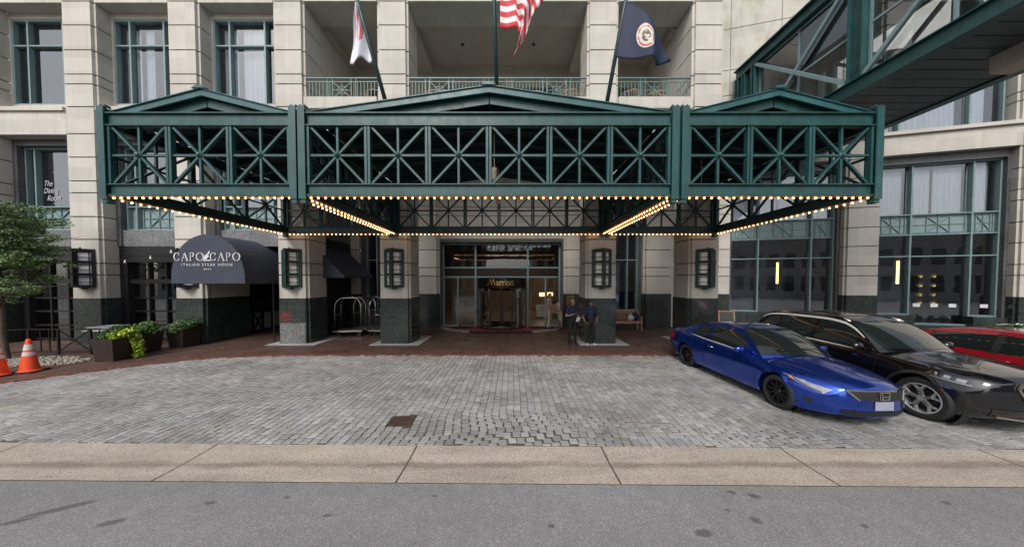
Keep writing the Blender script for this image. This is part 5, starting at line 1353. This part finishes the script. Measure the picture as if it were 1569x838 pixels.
    if female:
        hb.sphere(c-fwd*.10-up*.02,.045,12,8)
    ho=hb.build('hair',mats[5],o,local=True,smooth=True); 
    eb=MB()
    for s in (-1,1): eb.sphere(h+up*.082+fwd*.083+side*s*.031,.010,8,6)
    eb.build('eyes',M['black'],o,local=True)
    return o
def stand(h=1.76,dx=.09,lean=0): # default joints, facing -Y, feet at z 0
    s=h/1.76
    J=dict(pelvis=(0,0,.93),waist=(0,.0,1.08),chest=(0,.01,1.33),neckb=(0,.02,1.48),head=(0,0,1.555),face=(0,-1,0),
     shL=(.185,.01,1.415),shR=(-.185,.01,1.415),sleL=(.225,.01,1.22),sleR=(-.225,.01,1.22),elL=(.25,.04,1.11),elR=(-.25,.04,1.11),
     wrL=(.25,-.06,.87),wrR=(-.25,-.06,.87),hdL=(.25,-.09,.77),hdR=(-.25,-.09,.77),
     hipL=(dx,0,.90),hipR=(-dx,0,.90),knL=(dx+.02,-.02,.5),knR=(-dx-.02,-.02,.5),calL=(dx+.03,.01,.36),calR=(-dx-.03,.01,.36),
     anL=(dx+.04,.03,.09),anR=(-dx-.04,.03,.09),ftL=(dx+.07,-.12,.03),ftR=(-dx-.07,-.12,.03))
    return J
skin1=simple('skin_brown',(.24,.125,.085),.55,var=.1); skin2=simple('skin_dark',(.17,.09,.062),.55,var=.1); skin3=simple('skin_light',(.46,.27,.2),.55,var=.1)
navy=simple('navy_polo',(.010,.015,.048),.85,var=.2); blk=simple('black_trousers',(.005,.005,.006),.85,var=.3); khaki=simple('khaki_uniform',(.50,.39,.26),.85,var=.15)
wshoe=simple('white_sneaker',(.6,.6,.6),.6); bshoe=simple('black_shoe',(.01,.01,.01),.35); hairb=simple('black_hair',(.012,.010,.010),.7,var=.3); hairg=simple('grey_hair',(.12,.11,.10),.8,var=.3)
J=stand(); J.update(elL=(.30,.10,1.13),wrL=(.24,-.02,.93),hdL=(.18,-.04,.86),elR=(-.30,.10,1.13),wrR=(-.24,-.02,.93),hdR=(-.18,-.04,.86))
person((3.02,10.72,.03),R(6),'man in navy polo and white shoes standing with hands in pockets at the column',J,[skin2,navy,blk,wshoe,wshoe,hairb],scale=.97)
J=stand(); J.update(elR=(-.27,-.02,1.12),wrR=(-.07,-.24,1.20),hdR=(.0,-.30,1.26),elL=(.26,.0,1.11),wrL=(.10,-.24,1.03),hdL=(.02,-.30,1.06),face=(.4,-1,-.25),pnR=(0,0,-1),pnL=(0,0,-1))
J['hipL']=(.09,0,.9); J['ftL']=(.19,-.12,.03); J['anL']=(.16,.02,.09); J['knL']=(.13,-.02,.5)
man=person((2.33,10.80,.03),R(18),'bald man in navy polo and black trousers holding a white paper, left of the column',J,[skin1,navy,blk,bshoe,bshoe,skin1],scale=1.0)
J=stand(); J.update(elR=(-.26,-.04,1.12),wrR=(-.08,-.26,1.12),hdR=(.02,-.32,1.12),elL=(.26,-.04,1.12),wrL=(.06,-.26,1.08),hdL=(.0,-.34,1.08),face=(.1,-1,-.15),pnR=(0,0,-1),pnL=(0,0,-1))
person((1.92,14.38,.05),R(62),'man in khaki uniform standing at the open entrance door',J,[skin3,khaki,khaki,bshoe,bshoe,hairg],scale=1.02)
J=stand(); J.update(pelvis=(0,0,.88),waist=(0,-.04,1.02),chest=(0,-.16,1.20),neckb=(0,-.26,1.30),head=(0,-.32,1.33),face=(0,-.75,-.8),shL=(.16,-.2,1.27),shR=(-.16,-.2,1.27),sleL=(.19,-.24,1.12),sleR=(-.19,-.24,1.12),elL=(.2,-.24,1.03),elR=(-.2,-.24,1.03),
  wrL=(.08,-.40,.98),wrR=(-.08,-.40,.98),hdL=(.02,-.46,.95),hdR=(-.02,-.46,.95),hipL=(.08,0,.85),hipR=(-.08,0,.85),knL=(.085,-.01,.52),knR=(-.085,-.01,.52),pnL=(0,0,-1),pnR=(0,0,-1),ftL=(.12,-.12,.03),ftR=(-.12,-.12,.03))
person((2.42,14.28,.05),R(-50),'woman in khaki uniform bending over a black handbag beside the man at the door',J,[skin3,khaki,khaki,bshoe,bshoe,hairb],True,scale=.97)
b=MB(); b.box(-.13,.13,-.05,.05,0,.26); b.tube([(-.08,0,.25),(-.06,0,.42),(.06,0,.42),(.08,0,.25)],.009,6)
o=b.build('handbag',simple('black_leather',(.012,.012,.012),.4),None,bevel=.02); o.location=(2.14,14.0,.60); tag(o,'black handbag held by the woman in khaki','handbag')
b=MB(); b.box(-.07,.07,-.003,.003,0,.19); o=b.build('paper_sheet',M['white']); o.location=(2.44,10.43,.98); o.rotation_euler=(.5,0,.3); tag(o,'small white paper in the bald man\'s hand','paper')

# ------------------------------------------------------------ luggage carts
def cart():
    t=thing('luggage_cart','x','luggage cart',(0,0,0),0,'brass luggage carts beside the column')
    b=MB(); L,Wd,zb,zt=.54,.30,.27,1.55
    for sy in (-1,1):
        P=[(-L,sy*Wd,zb)]+[(-L,sy*Wd,1.2)]
        for i in range(9): a=PI-PI/2*i/8; P.append((-L+.34+.34*math.cos(a),sy*Wd*(1-.35*i/8),1.3+.42*math.sin(a)))
        Q=[(-x,y,z) for x,y,z in P[::-1]]; b.tube(P+Q,.019,8)
    b.tube([(0,-Wd*.65,1.72),(0,Wd*.65,1.72)],.016,8); b.sphere((0,0,1.76),.03)
    for s in (-1,1): b.tube([(s*L,-Wd,.95),(s*L,Wd,.95)],.013,6)
    b.tube([(-.2,-Wd*.65,1.72),(-.2,Wd*.65,1.72)],.013,6); b.tube([(.2,-Wd*.65,1.72),(.2,Wd*.65,1.72)],.013,6)
    b.build('rail_hoops',M['chrome'],t,local=True,smooth=True)
    b=MB(); b.box(-.58,.58,-.34,.34,.22,.27); b.build('deck',simple('cart_carpet',(.10,.10,.10),.8),t,local=True,bevel=.02)
    b=MB(); b.box(-.60,.60,-.36,-.341,.21,.275); b.box(-.60,.60,.341,.36,.21,.275); b.box(-.60,-.581,-.341,.341,.21,.275); b.box(.581,.60,-.341,.341,.21,.275); b.build('bumper_rail',M['chrome'],t,local=True)
    for x in (-.45,.45):
        for y in (-.25,.25): b=MB(); b.lathe((x,y,.09),[(0,-.02),(.09,-.02),(.09,.02),(0,.02)],14,'y'); b.box(x-.02,x+.02,y-.03,y+.03,.16,.22); b.build('caster',M['rubber'],t,local=True)
    return t
cspots=[(-7.35,12.75,R(8),'luggage cart nearest the black wall, leftmost'),(-6.9,13.45,R(-6),'luggage cart in the middle of the row, second from the black wall'),(-6.05,13.1,R(80),'luggage cart partly hidden by the column with the plain base'),(-5.75,14.0,R(5),'luggage cart furthest back, almost hidden by the column')]
c0=None
for x,y,a,lab in cspots:
    if c0 is None: c0=cart(); c0.location=(x,y,.015); c0.rotation_euler=(0,0,a); c0['label']=lab
    else: dup(c0,(x,y,.015),a,lab)
# ------------------------------------------------------------ bench with bags, A-board
t=thing('park_bench','slatted teak bench against the granite wall, with bags on it','bench',(5.6,14.45,.015))
b=MB()
for i in range(5): b.box(-.95,.95,-.42+i*.09,-.35+i*.09,.42,.445)
b.box(-.93,.93,-.43,-.40,.34,.419); b.build('seat',M['wood'],t,local=True)
b=MB(); b.box(-.93,.93,.03,.06,.50,.55); b.box(-.93,.93,.06,.09,.86,.92)
for i in range(23): x=-.88+i*.08; b.box(x-.018,x+.018,.045,.07,.55,.86)
b.build('backrest',M['wood'],t,local=True)
for x in (-.9,.9):
    b=MB(); b.box(x-.03,x+.03,-.44,-.38,0,.66); b.box(x-.035,x+.035,-.47,.06,.66,.69); b.build('armrest',M['wood'],t,local=True)
    b=MB(); b.box(x-.03,x+.03,.0,.055,0,.9); b.build('leg',M['wood'],t,local=True)
def blob(name,mat,loc,sc,label,cat,seed):
    b=MB(); b.sphere((0,0,0),1,18,12); rnd=seed
    b.v=[tuple(Vector((v[0]*sc[0],v[1]*sc[1],max(-.82,v[2])*sc[2]))*(1+.18*noise.noise(Vector(v)*2.2+Vector((seed,0,0))))) for v in b.v]
    b.tube([(-sc[0]*.4,0,sc[2]*.8),(-sc[0]*.2,0,sc[2]*1.4),(sc[0]*.2,0,sc[2]*1.4),(sc[0]*.4,0,sc[2]*.8)],.012,6)
    o=b.build(name,mat,None,smooth=True); o.location=loc; tag(o,label,cat)
blob('plastic_bag',simple('white_plastic_bag',(.55,.58,.66),.45),(6.05,14.27,.61),(.17,.14,.17),'white plastic bag on the bench','bag',1)
blob('backpack',simple('black_backpack',(.012,.013,.018),.7),(6.3,14.3,.66),(.18,.15,.22),'black backpack on the bench beside the white bag','backpack',5)
blob('blue_bag',simple('small_blue_pouch',(.03,.07,.35),.5),(6.42,14.14,.52),(.06,.06,.08),'small blue pouch at the right end of the bench','bag',9)
t=thing('sandwich_board','wooden framed black A-board standing behind the blue car','sign',(10.4,13.6,.015),R(-25))
b=MB()
for s in (-1,1):
    for x in (-.3,.3): b.bar((x,s*.25,0),(x,s*.03,1.05),.05,.03)
    b.bar((-.27,s*.04,1.0),(.27,s*.04,1.0),.04,.05); b.bar((-.27,s*.2,.25),(.27,s*.2,.25),.04,.05)
b.build('frame',M['wood'],t,local=True)
b=MB()
for s in (-1,1): b.add([(-.27,s*.205,.22),(.27,s*.205,.22),(.27,s*.045,.98),(-.27,s*.045,.98)],[(0,1,2,3)])
b.build('chalk_panel',M['black'],t,local=True)
# brass notice sign on the granite at the right of the door
b=MB(); b.box(0,.42,0,.02,0,.72); 
o=b.build('notice_sign',M['gold']); o.location=(2.86,14.66,1.0); tag(o,'brass coloured notice sign on the granite wall behind the bald man','sign')
b=MB()
for r in range(4): b.box(.06,.06+[.3,.2,.28,.15][r],-.006,-.001,.55-r*.14,.59-r*.14)
b.build('printed_lines',M['bronze'],o,local=True)

# ------------------------------------------------------------ cones
def cone():
    t=thing('traffic_cone','x','traffic cone',(0,0,0),0,'orange traffic cones'); 
    b=MB(); 
    prof=[(0.0,.90),(.03,.90),(.04,.88)]; 
    def rad(z): return .165-(.165-.04)*(z-.04)/.84
    b.lathe((0,0,0),[(0,.905),(.032,.90),(rad(.88),.875),(rad(.62)+.0,.62)],28,m=0)
    b.lathe((0,0,0),[(rad(.62),.62),(rad(.55),.55)],28); b.lathe((0,0,0),[(rad(.43),.43),(rad(.04),.06),(.185,.045),(.2,.04)],28)
    b.lathe((0,0,0),[(rad(.55),.55),(rad(.43),.43)],28)
    b.build('cone_body',M['orange'],t,local=True,smooth='auto')
    b=MB(); b.lathe((0,0,0),[(rad(.75),.75),(rad(.75)+.004,.75),(rad(.60)+.004,.60),(rad(.6),.6)],28); b.build('upper_band',M['reflect'],t,local=True,smooth='auto')
    b=MB(); b.lathe((0,0,0),[(rad(.55),.55),(rad(.55)+.004,.55),(rad(.45)+.004,.45),(rad(.45),.45)],28); b.build('lower_band',M['reflect'],t,local=True,smooth='auto')
    b=MB(); s=.24; b.prism([(-s,-s+.05),(-s+.05,-s),(s-.05,-s),(s,-s+.05),(s,s-.05),(s-.05,s),(-s+.05,s),(-s,s-.05)],0,.04); b.build('base',M['rubber'],t,local=True,bevel=.006)
    return t
c0=cone(); c0.location=(-13.20,7.62,.014); c0.rotation_euler=(0,0,R(20)); c0['label']='orange traffic cone with two white bands, the fully visible one in front of the tree'
dup(c0,(-13.45,7.28,.014),R(-10),'traffic cone cut off by the left edge of the picture')

# ------------------------------------------------------------ plants
def leafquad(b,cols,p,s,rnd,c,elong=1.5,nrm=None):
    n=nrm or Vector((rnd.gauss(0,1),rnd.gauss(0,1),rnd.gauss(.5,1))).normalized(); a=n.orthogonal().normalized(); a.rotate(__import__('mathutils').Quaternion(n,rnd.uniform(0,6.28))); d=n.cross(a)
    a=a*s*elong; d=d*s*.5
    b.add([p-a*.5,p-a*.05+d,p+a*.5+n*s*.1,p-a*.05-d],[(0,1,2,3)]); cols.extend([c]*4)
def foliage(name,parent,clumps,n,size,palette,seed,local=False,elong=1.5,surf=.5):
    rnd=random.Random(seed); b=MB(); cols=[]
    tot=sum(q[3]*q[4] for q in clumps)
    for (x,y,z,r,rz) in clumps:
        k=int(n*(r*rz)/tot); br=rnd.uniform(.8,1.2)
        for _ in range(k):
            v=Vector((rnd.gauss(0,1),rnd.gauss(0,1),rnd.gauss(0,1))).normalized()*(rnd.random()**surf)
            c=rnd.choice(palette); f=br*rnd.uniform(.75,1.25); leafquad(b,cols,Vector((x+v.x*r,y+v.y*r,z+v.z*rz)),size*rnd.uniform(.7,1.3),rnd,tuple(q*f for q in c),elong)
    return b.build(name,M['leaf'],parent,normals=False,cols=cols,local=local)
# tree
tr=thing('small_tree','small leafy tree with thin grey trunk at the left edge, behind the cones','tree',(-15.95,8.75,0))
rnd=random.Random(5); b=MB()
base=Vector((-15.92,8.75,.01))
b.tube([base,base+Vector((.0,.02,.05)),base+Vector((-.06,0,.8)),base+Vector((-.12,.05,1.6)),base+Vector((-.1,0,2.4)),base+Vector((0,0,3.3)),base+Vector((.1,.1,4.2))],[.11,.09,.08,.07,.055,.04,.02],10)
clumps=[]
for i in range(64):
    zs=rnd.uniform(1.5,4.6); a=rnd.uniform(0,2*PI); L=rnd.uniform(.8,2.6)*(1.15-abs(zs-2.4)/4.2); p=base+Vector((-.1,0,zs-.2))
    if i%3==0: a=rnd.uniform(-.9,.5)
    if abs(a)<1 or a>5.3: L=min(L,1.75)
    e=base+Vector((math.cos(a)*L,math.sin(a)*L*.8,zs+rnd.uniform(.05,.75)*(L/2))); m=(p+e)/2+Vector((0,0,.15))
    b.tube([p,m,e],[.03,.018,.006],6)
    for k in range(6):
        q=p.lerp(e,rnd.uniform(.35,1.06))
        if q.x/q.y>-1.60-(.0 if q.z>3 else .02): continue
        clumps.append((q.x+rnd.uniform(-.3,.3),q.y+rnd.uniform(-.3,.3),q.z+rnd.uniform(-.2,.3),rnd.uniform(.12,.36),rnd.uniform(.05,.12)))
b.build('trunk',M['bark'],tr,smooth=True)
foliage('crown',tr,clumps,38000,.036,[(.09,.165,.05),(.06,.13,.045),(.13,.21,.06),(.05,.10,.04),(.19,.27,.07)],11,elong=1.7,surf=.45)
# pebbles round the trunk
b=MB(); rnd=random.Random(9)
for _ in range(900):
    a=rnd.uniform(0,2*PI); q=math.sqrt(rnd.random()); x=-14.9+q*1.75*math.cos(a); y=8.55+q*.62*math.sin(a)
    if y<curb(x)+.25: continue
    r=rnd.uniform(.02,.045); b.sphere((x,y,.02+r*.2),r,6,4,sc=(rnd.uniform(.8,1.4),rnd.uniform(.8,1.3),.6))
o=b.build('pebbles',M['pebble'],None,smooth=True); tag(o,'bed of pale river pebbles round the tree trunk','pebbles',kind='stuff')
b=MB(); b.prism([(-16.6,8.3),(-15,7.95),(-13.4,8.35),(-13.2,8.75),(-14.9,9.15),(-16.4,8.95)],.013,.018); struct(b,'planting_bed',M['soil'])
# planters
def planter(x,y,lab,plants,seed,rz=0,s=.32):
    t=thing('planter_box',lab,'planter',(x,y,.014),rz,'square brown planters')
    b=MB(); zt=.70; st=s; sb=s-.055; w=.03
    def sq(r,z): return [(-r,-r,z),(r,-r,z),(r,r,z),(-r,r,z)]
    P=sq(sb,0)+sq(st,zt)+sq(st-w,zt)+sq(st-w-.02,zt-.12)
    F=[]
    for k in range(3):
        for i in range(4): F.append((k*4+i,k*4+(i+1)%4,(k+1)*4+(i+1)%4,(k+1)*4+i))
    F.append((0,3,2,1)); b.add(P,F); b.build('box',M['planter'],t,local=True)
    b=MB(); b.add(sq(st-w-.018,zt-.1),[(0,1,2,3)]); b.build('soil',M['soil'],t,local=True)
    plants(t); return t
G1=[(.06,.15,.03),(.04,.11,.03),(.09,.19,.05)]; LIME=[(.30,.42,.03),(.24,.36,.03),(.38,.48,.06)]; PINK=[(.75,.05,.16),(.6,.03,.12),(.8,.12,.22)]; RED=[(.62,.02,.03),(.75,.06,.08)]; SAGE=[(.14,.20,.09),(.10,.16,.06)]
def pl1(t):
    foliage('foliage',t,[(-.15,0,.76,.24,.15),(.0,-.12,.8,.2,.14),(-.2,.1,.86,.16,.15),(.0,.15,.9,.24,.17)],2200,.05,G1,1,True)
    foliage('lime_vine',t,[(.12,-.1,.78,.2,.10),(.25,.08,.82,.22,.13),(.36,.15,.68,.14,.14),(.42,.2,.48,.12,.18),(.42,.24,.26,.11,.16),(.40,.22,.1,.13,.08),(.1,.2,.9,.2,.09)],1500,.085,LIME,2,True,1.15)
    foliage('flowers',t,[(-.05,0,.93,.07,.04),(.03,.1,.98,.06,.05),(-.2,-.05,.88,.05,.03),(.2,.1,.94,.05,.03)],130,.045,PINK,3,True,1.0)
def pl2(t):
    foliage('foliage',t,[(-.15,0,.82,.26,.18),(.1,.05,.88,.28,.18),(.0,-.15,.78,.28,.14),(.28,0,.76,.16,.14),(.0,.1,.95,.2,.12)],3000,.05,G1,4,True); foliage('flowers',t,[(x,y,z,.035,.025) for x,y,z in ((-.3,0,.97),(-.1,.1,1.0),(.1,-.1,.93),(.25,.05,.98),(.3,-.1,.85),(-.15,-.2,.9),(.18,.2,1.0),(.33,.0,.78))],140,.045,RED,5,True,1.0)
def pl3(t):
    foliage('foliage',t,[(-.12,0,.82,.26,.17),(.12,.08,.86,.26,.17),(.24,-.1,.80,.18,.12)],2300,.05,G1,6,True); foliage('trailing_herb',t,[(-.15,-.27,.70,.22,.16),(.10,-.30,.70,.2,.15),(-.05,-.2,.82,.24,.12)],1800,.035,SAGE,7,True,2.2); foliage('flowers',t,[(x,y,z,.03,.02) for x,y,z in ((-.2,0,.95),(0,.1,.98),(.15,0,.94),(.28,.1,.9),(-.05,-.1,.93))],90,.04,RED,8,True,1.0)
planter(-12.50,8.80,'front brown planter with bright lime vine and pink flowers',pl1,1,R(2)); planter(-12.86,9.75,'middle brown planter with red flowers, behind the lime vine',pl2,2,R(0)); planter(-12.44,10.61,'rear brown planter with grey green herbs under the vaulted awning',pl3,3,R(-2))
# small weeds by second planter
# patio fence + tables
fn=thing('patio_fence','low black metal fence with X panel in front of the patio tables','fence',(-15.4,9.5,0))
b=MB(); y=9.45; z0,z1=.05,.86
posts=[-16.35,-15.35,-14.25,-13.0]
P3=[(-17.6,8.9),(-16.35,9.45),(-13.0,9.45)]
for (a,c) in zip(P3,P3[1:]):
    for z in (z0+.05,z1): b.bar((*a,z),(*c,z),.035,.03)
b.build('rail',M['black'],fn)
for x,yy in ((-17.6,8.9),(-16.9,9.2),(-16.35,9.45),(-15.35,9.45),(-14.25,9.45),(-13.0,9.45)): b=MB(); b.box(x-.025,x+.025,yy-.025,yy+.025,.013,z1-.016); b.build('post',M['black'],fn)
b=MB(); 
for x in (-15.95,-15.65,-13.95,-13.6): b.box(x-.012,x+.012,y-.012,y+.012,z0+.07,z1-.016)
b.bar((-15.32,y,z0+.07),(-14.28,y,z1-.02),.025,.03); b.bar((-15.32,y,z1-.02),(-14.28,y,z0+.07),.025,.034); b.build('infill',M['black'],fn)
def table(x,y,lab,g='white topped patio tables'):
    t=thing('patio_table',lab,'table',(x,y,.014),0,g)
    b=MB(); b.box(-.36,.36,-.36,.36,.72,.75); b.build('tabletop',M['white'],t,local=True,bevel=.006)
    b=MB(); b.tube([(0,0,.06),(0,0,.72)],.035,10); b.build('stem',M['black'],t,local=True)
    b=MB(); 
    for a in range(4): 
        d=Vector((math.cos(PI/4+a*PI/2),math.sin(PI/4+a*PI/2),0)); b.tube([Vector((0,0,.10)),d*.15+Vector((0,0,.09)),d*.32+Vector((0,0,.015))],.018,6)
    b.build('base',M['black'],t,local=True); return t
t0=table(-15.5,10.75,'white topped table standing against the granite pier'); dup(t0,(-14.6,10.05,.014),0,'white topped table nearest the black fence'); 
# string light wire between lanterns
b=MB(); P=[]
for i in range(21): u=i/20; P.append(Vector((-16.6+4.0*u,10.9-.9*u*0,3.35+.55*u-.28*math.sin(PI*u))))
b.tube(P,.006,5); wr_=b.build('string_light',M['black']); tag(wr_,'thin cable with small bulbs strung from the black lantern pier towards the vaulted awning','string light')
for i in (3,8,13,17):
    b=MB(); p=P[i]; b.tube([p,p-Vector((0,0,.06))],.016,8); b.sphere(p-Vector((0,0,.095)),.035,10,7); o=b.build('bulb',M['frost'],wr_,smooth=True)
# lit tube lamps inside the wing windows
for u,v,lab in ((2.52,1.0,'lit orange tube lamp in the window right of the last column'),(7.35,.95,'lit orange tube lamp beside the window with paper notices')):
    b=MB(); p=MW@Vector((u,v,0)); b.tube([(0,0,0),(0,0,1.1)],.045,12,m=0); b.tube([(0,0,1.1),(0,0,1.9)],.006,5,m=1); o=b.build('tube_lamp',[M['tubelamp'],M['black']],None,smooth='auto'); o.location=(p.x,p.y,2.35); tag(o,lab,'lamp','lit tube lamps')
# drain grate in the cobbles
t=thing('drain_grate','rusty square drain grate set in the cobbles','drain',(-1.98,4.93,0),R(3))
rust=simple('rusty_iron',(.12,.075,.055),.7,.3,var=.5,scale=12)
b=MB(); s=.21; b.box(-s,s,-s*.9,-s*.8,-.01,.012); b.box(-s,s,s*.8,s*.9,-.01,.012); b.box(-s,-s+.03,-s*.79,s*.79,-.01,.011); b.box(s-.03,s,-s*.79,s*.79,-.01,.011); b.build('frame',rust,t,local=True)
b=MB()
for i in range(8): x=-s+.05+i*(2*s-.1)/7; b.box(x-.013,x+.013,-s*.79,s*.79,-.008,.008)
b.build('grate',rust,t,local=True)
# balcony furniture
def chair(x,y,rz,lab,proto=None):
    if proto: return dup(proto,(x,y,9.13),rz,lab)
    t=thing('balcony_chair',lab,'chair',(x,y,9.13),rz,'wicker chairs on the balconies'); wk=simple('tan_wicker',(.42,.27,.16),.8,var=.3,scale=30); bl=simple('blue_cushion',(.03,.06,.25),.8)
    b=MB(); b.box(-.3,.3,-.28,.28,.38,.44); b.build('seat',bl,t,local=True,bevel=.02)
    b=MB(); 
    P=[Vector((.34*math.cos(a),.10+.26*math.sin(a),.0)) for a in [R(-40+i*26) for i in range(11)]]
    b.tube([p+Vector((0,0,1.0)) for p in P],.035,8); b.tube([p+Vector((0,0,.62)) for p in P],.03,8)
    for p in P: b.tube([p+Vector((0,0,.36)),p+Vector((0,0,1.0))],.02,6)
    b.build('backrest',wk,t,local=True)
    for x_ in (-.26,.26):
        for y_ in (-.24,.24): b=MB(); b.tube([(x_,y_,0),(x_,y_,.38)],.02,6); b.build('leg',wk,t,local=True)
    return t
ch=chair(-5.6,11.8,R(150),'wicker chair on the left balcony beside the column')
chair(-3.2,11.85,R(200),'wicker chair at the left end of the middle balcony',ch); chair(1.0,11.9,R(170),'wicker chair right of the upright flagpole on the middle balcony',ch); chair(2.4,11.8,R(160),'wicker chair at the right end of the middle balcony',ch); chair(4.9,11.8,R(150),'wicker chair at the left end of the right balcony',ch); chair(6.0,11.9,R(200),'wicker chair at the right end of the right balcony',ch)
# flowers row by the right wing
t=thing('flower_bed_plant','low green plant with white blooms behind the red car','plant',(18.6,11.2,0))
foliage('leaves',t,[(17.6+i*.4,11.3,.55,.25,.3) for i in range(0)]+[(19.6+i*.4,11.3,.5,.2,.25) for i in range(5)],900,.06,G1,21); foliage('blooms',t,[(19.6+i*.4,11.2,.75,.12,.05) for i in range(5)],90,.05,[(.6,.62,.5)],22,elong=1)
# buildings across the street (they show in the glass and in the car paint)
t=thing('office_building','pale building across the street, mirrored in the glass','building',(0,-24,0))
b=MB(); b.box(-60,-6,-34,-24,0,11); b.box(4,60,-34,-24,0,9); b.build('wall',simple('pale_facade',(.42,.40,.38),.85,var=.2,scale=.4),t)
b=MB()
for i in range(27):
    for k in range(3): x=-59+i*2.0; b.box(x,x+1.2,-24.02,-23.99,1+k*3.5,3.2+k*3.5)
for i in range(27):
    for k in range(2): x=5+i*2.0; b.box(x,x+1.2,-24.02,-23.99,1+k*3.5,3.2+k*3.5)
b.build('window_glass',M['carglass'],t)
# unused objects that ended without a parent are not left behind
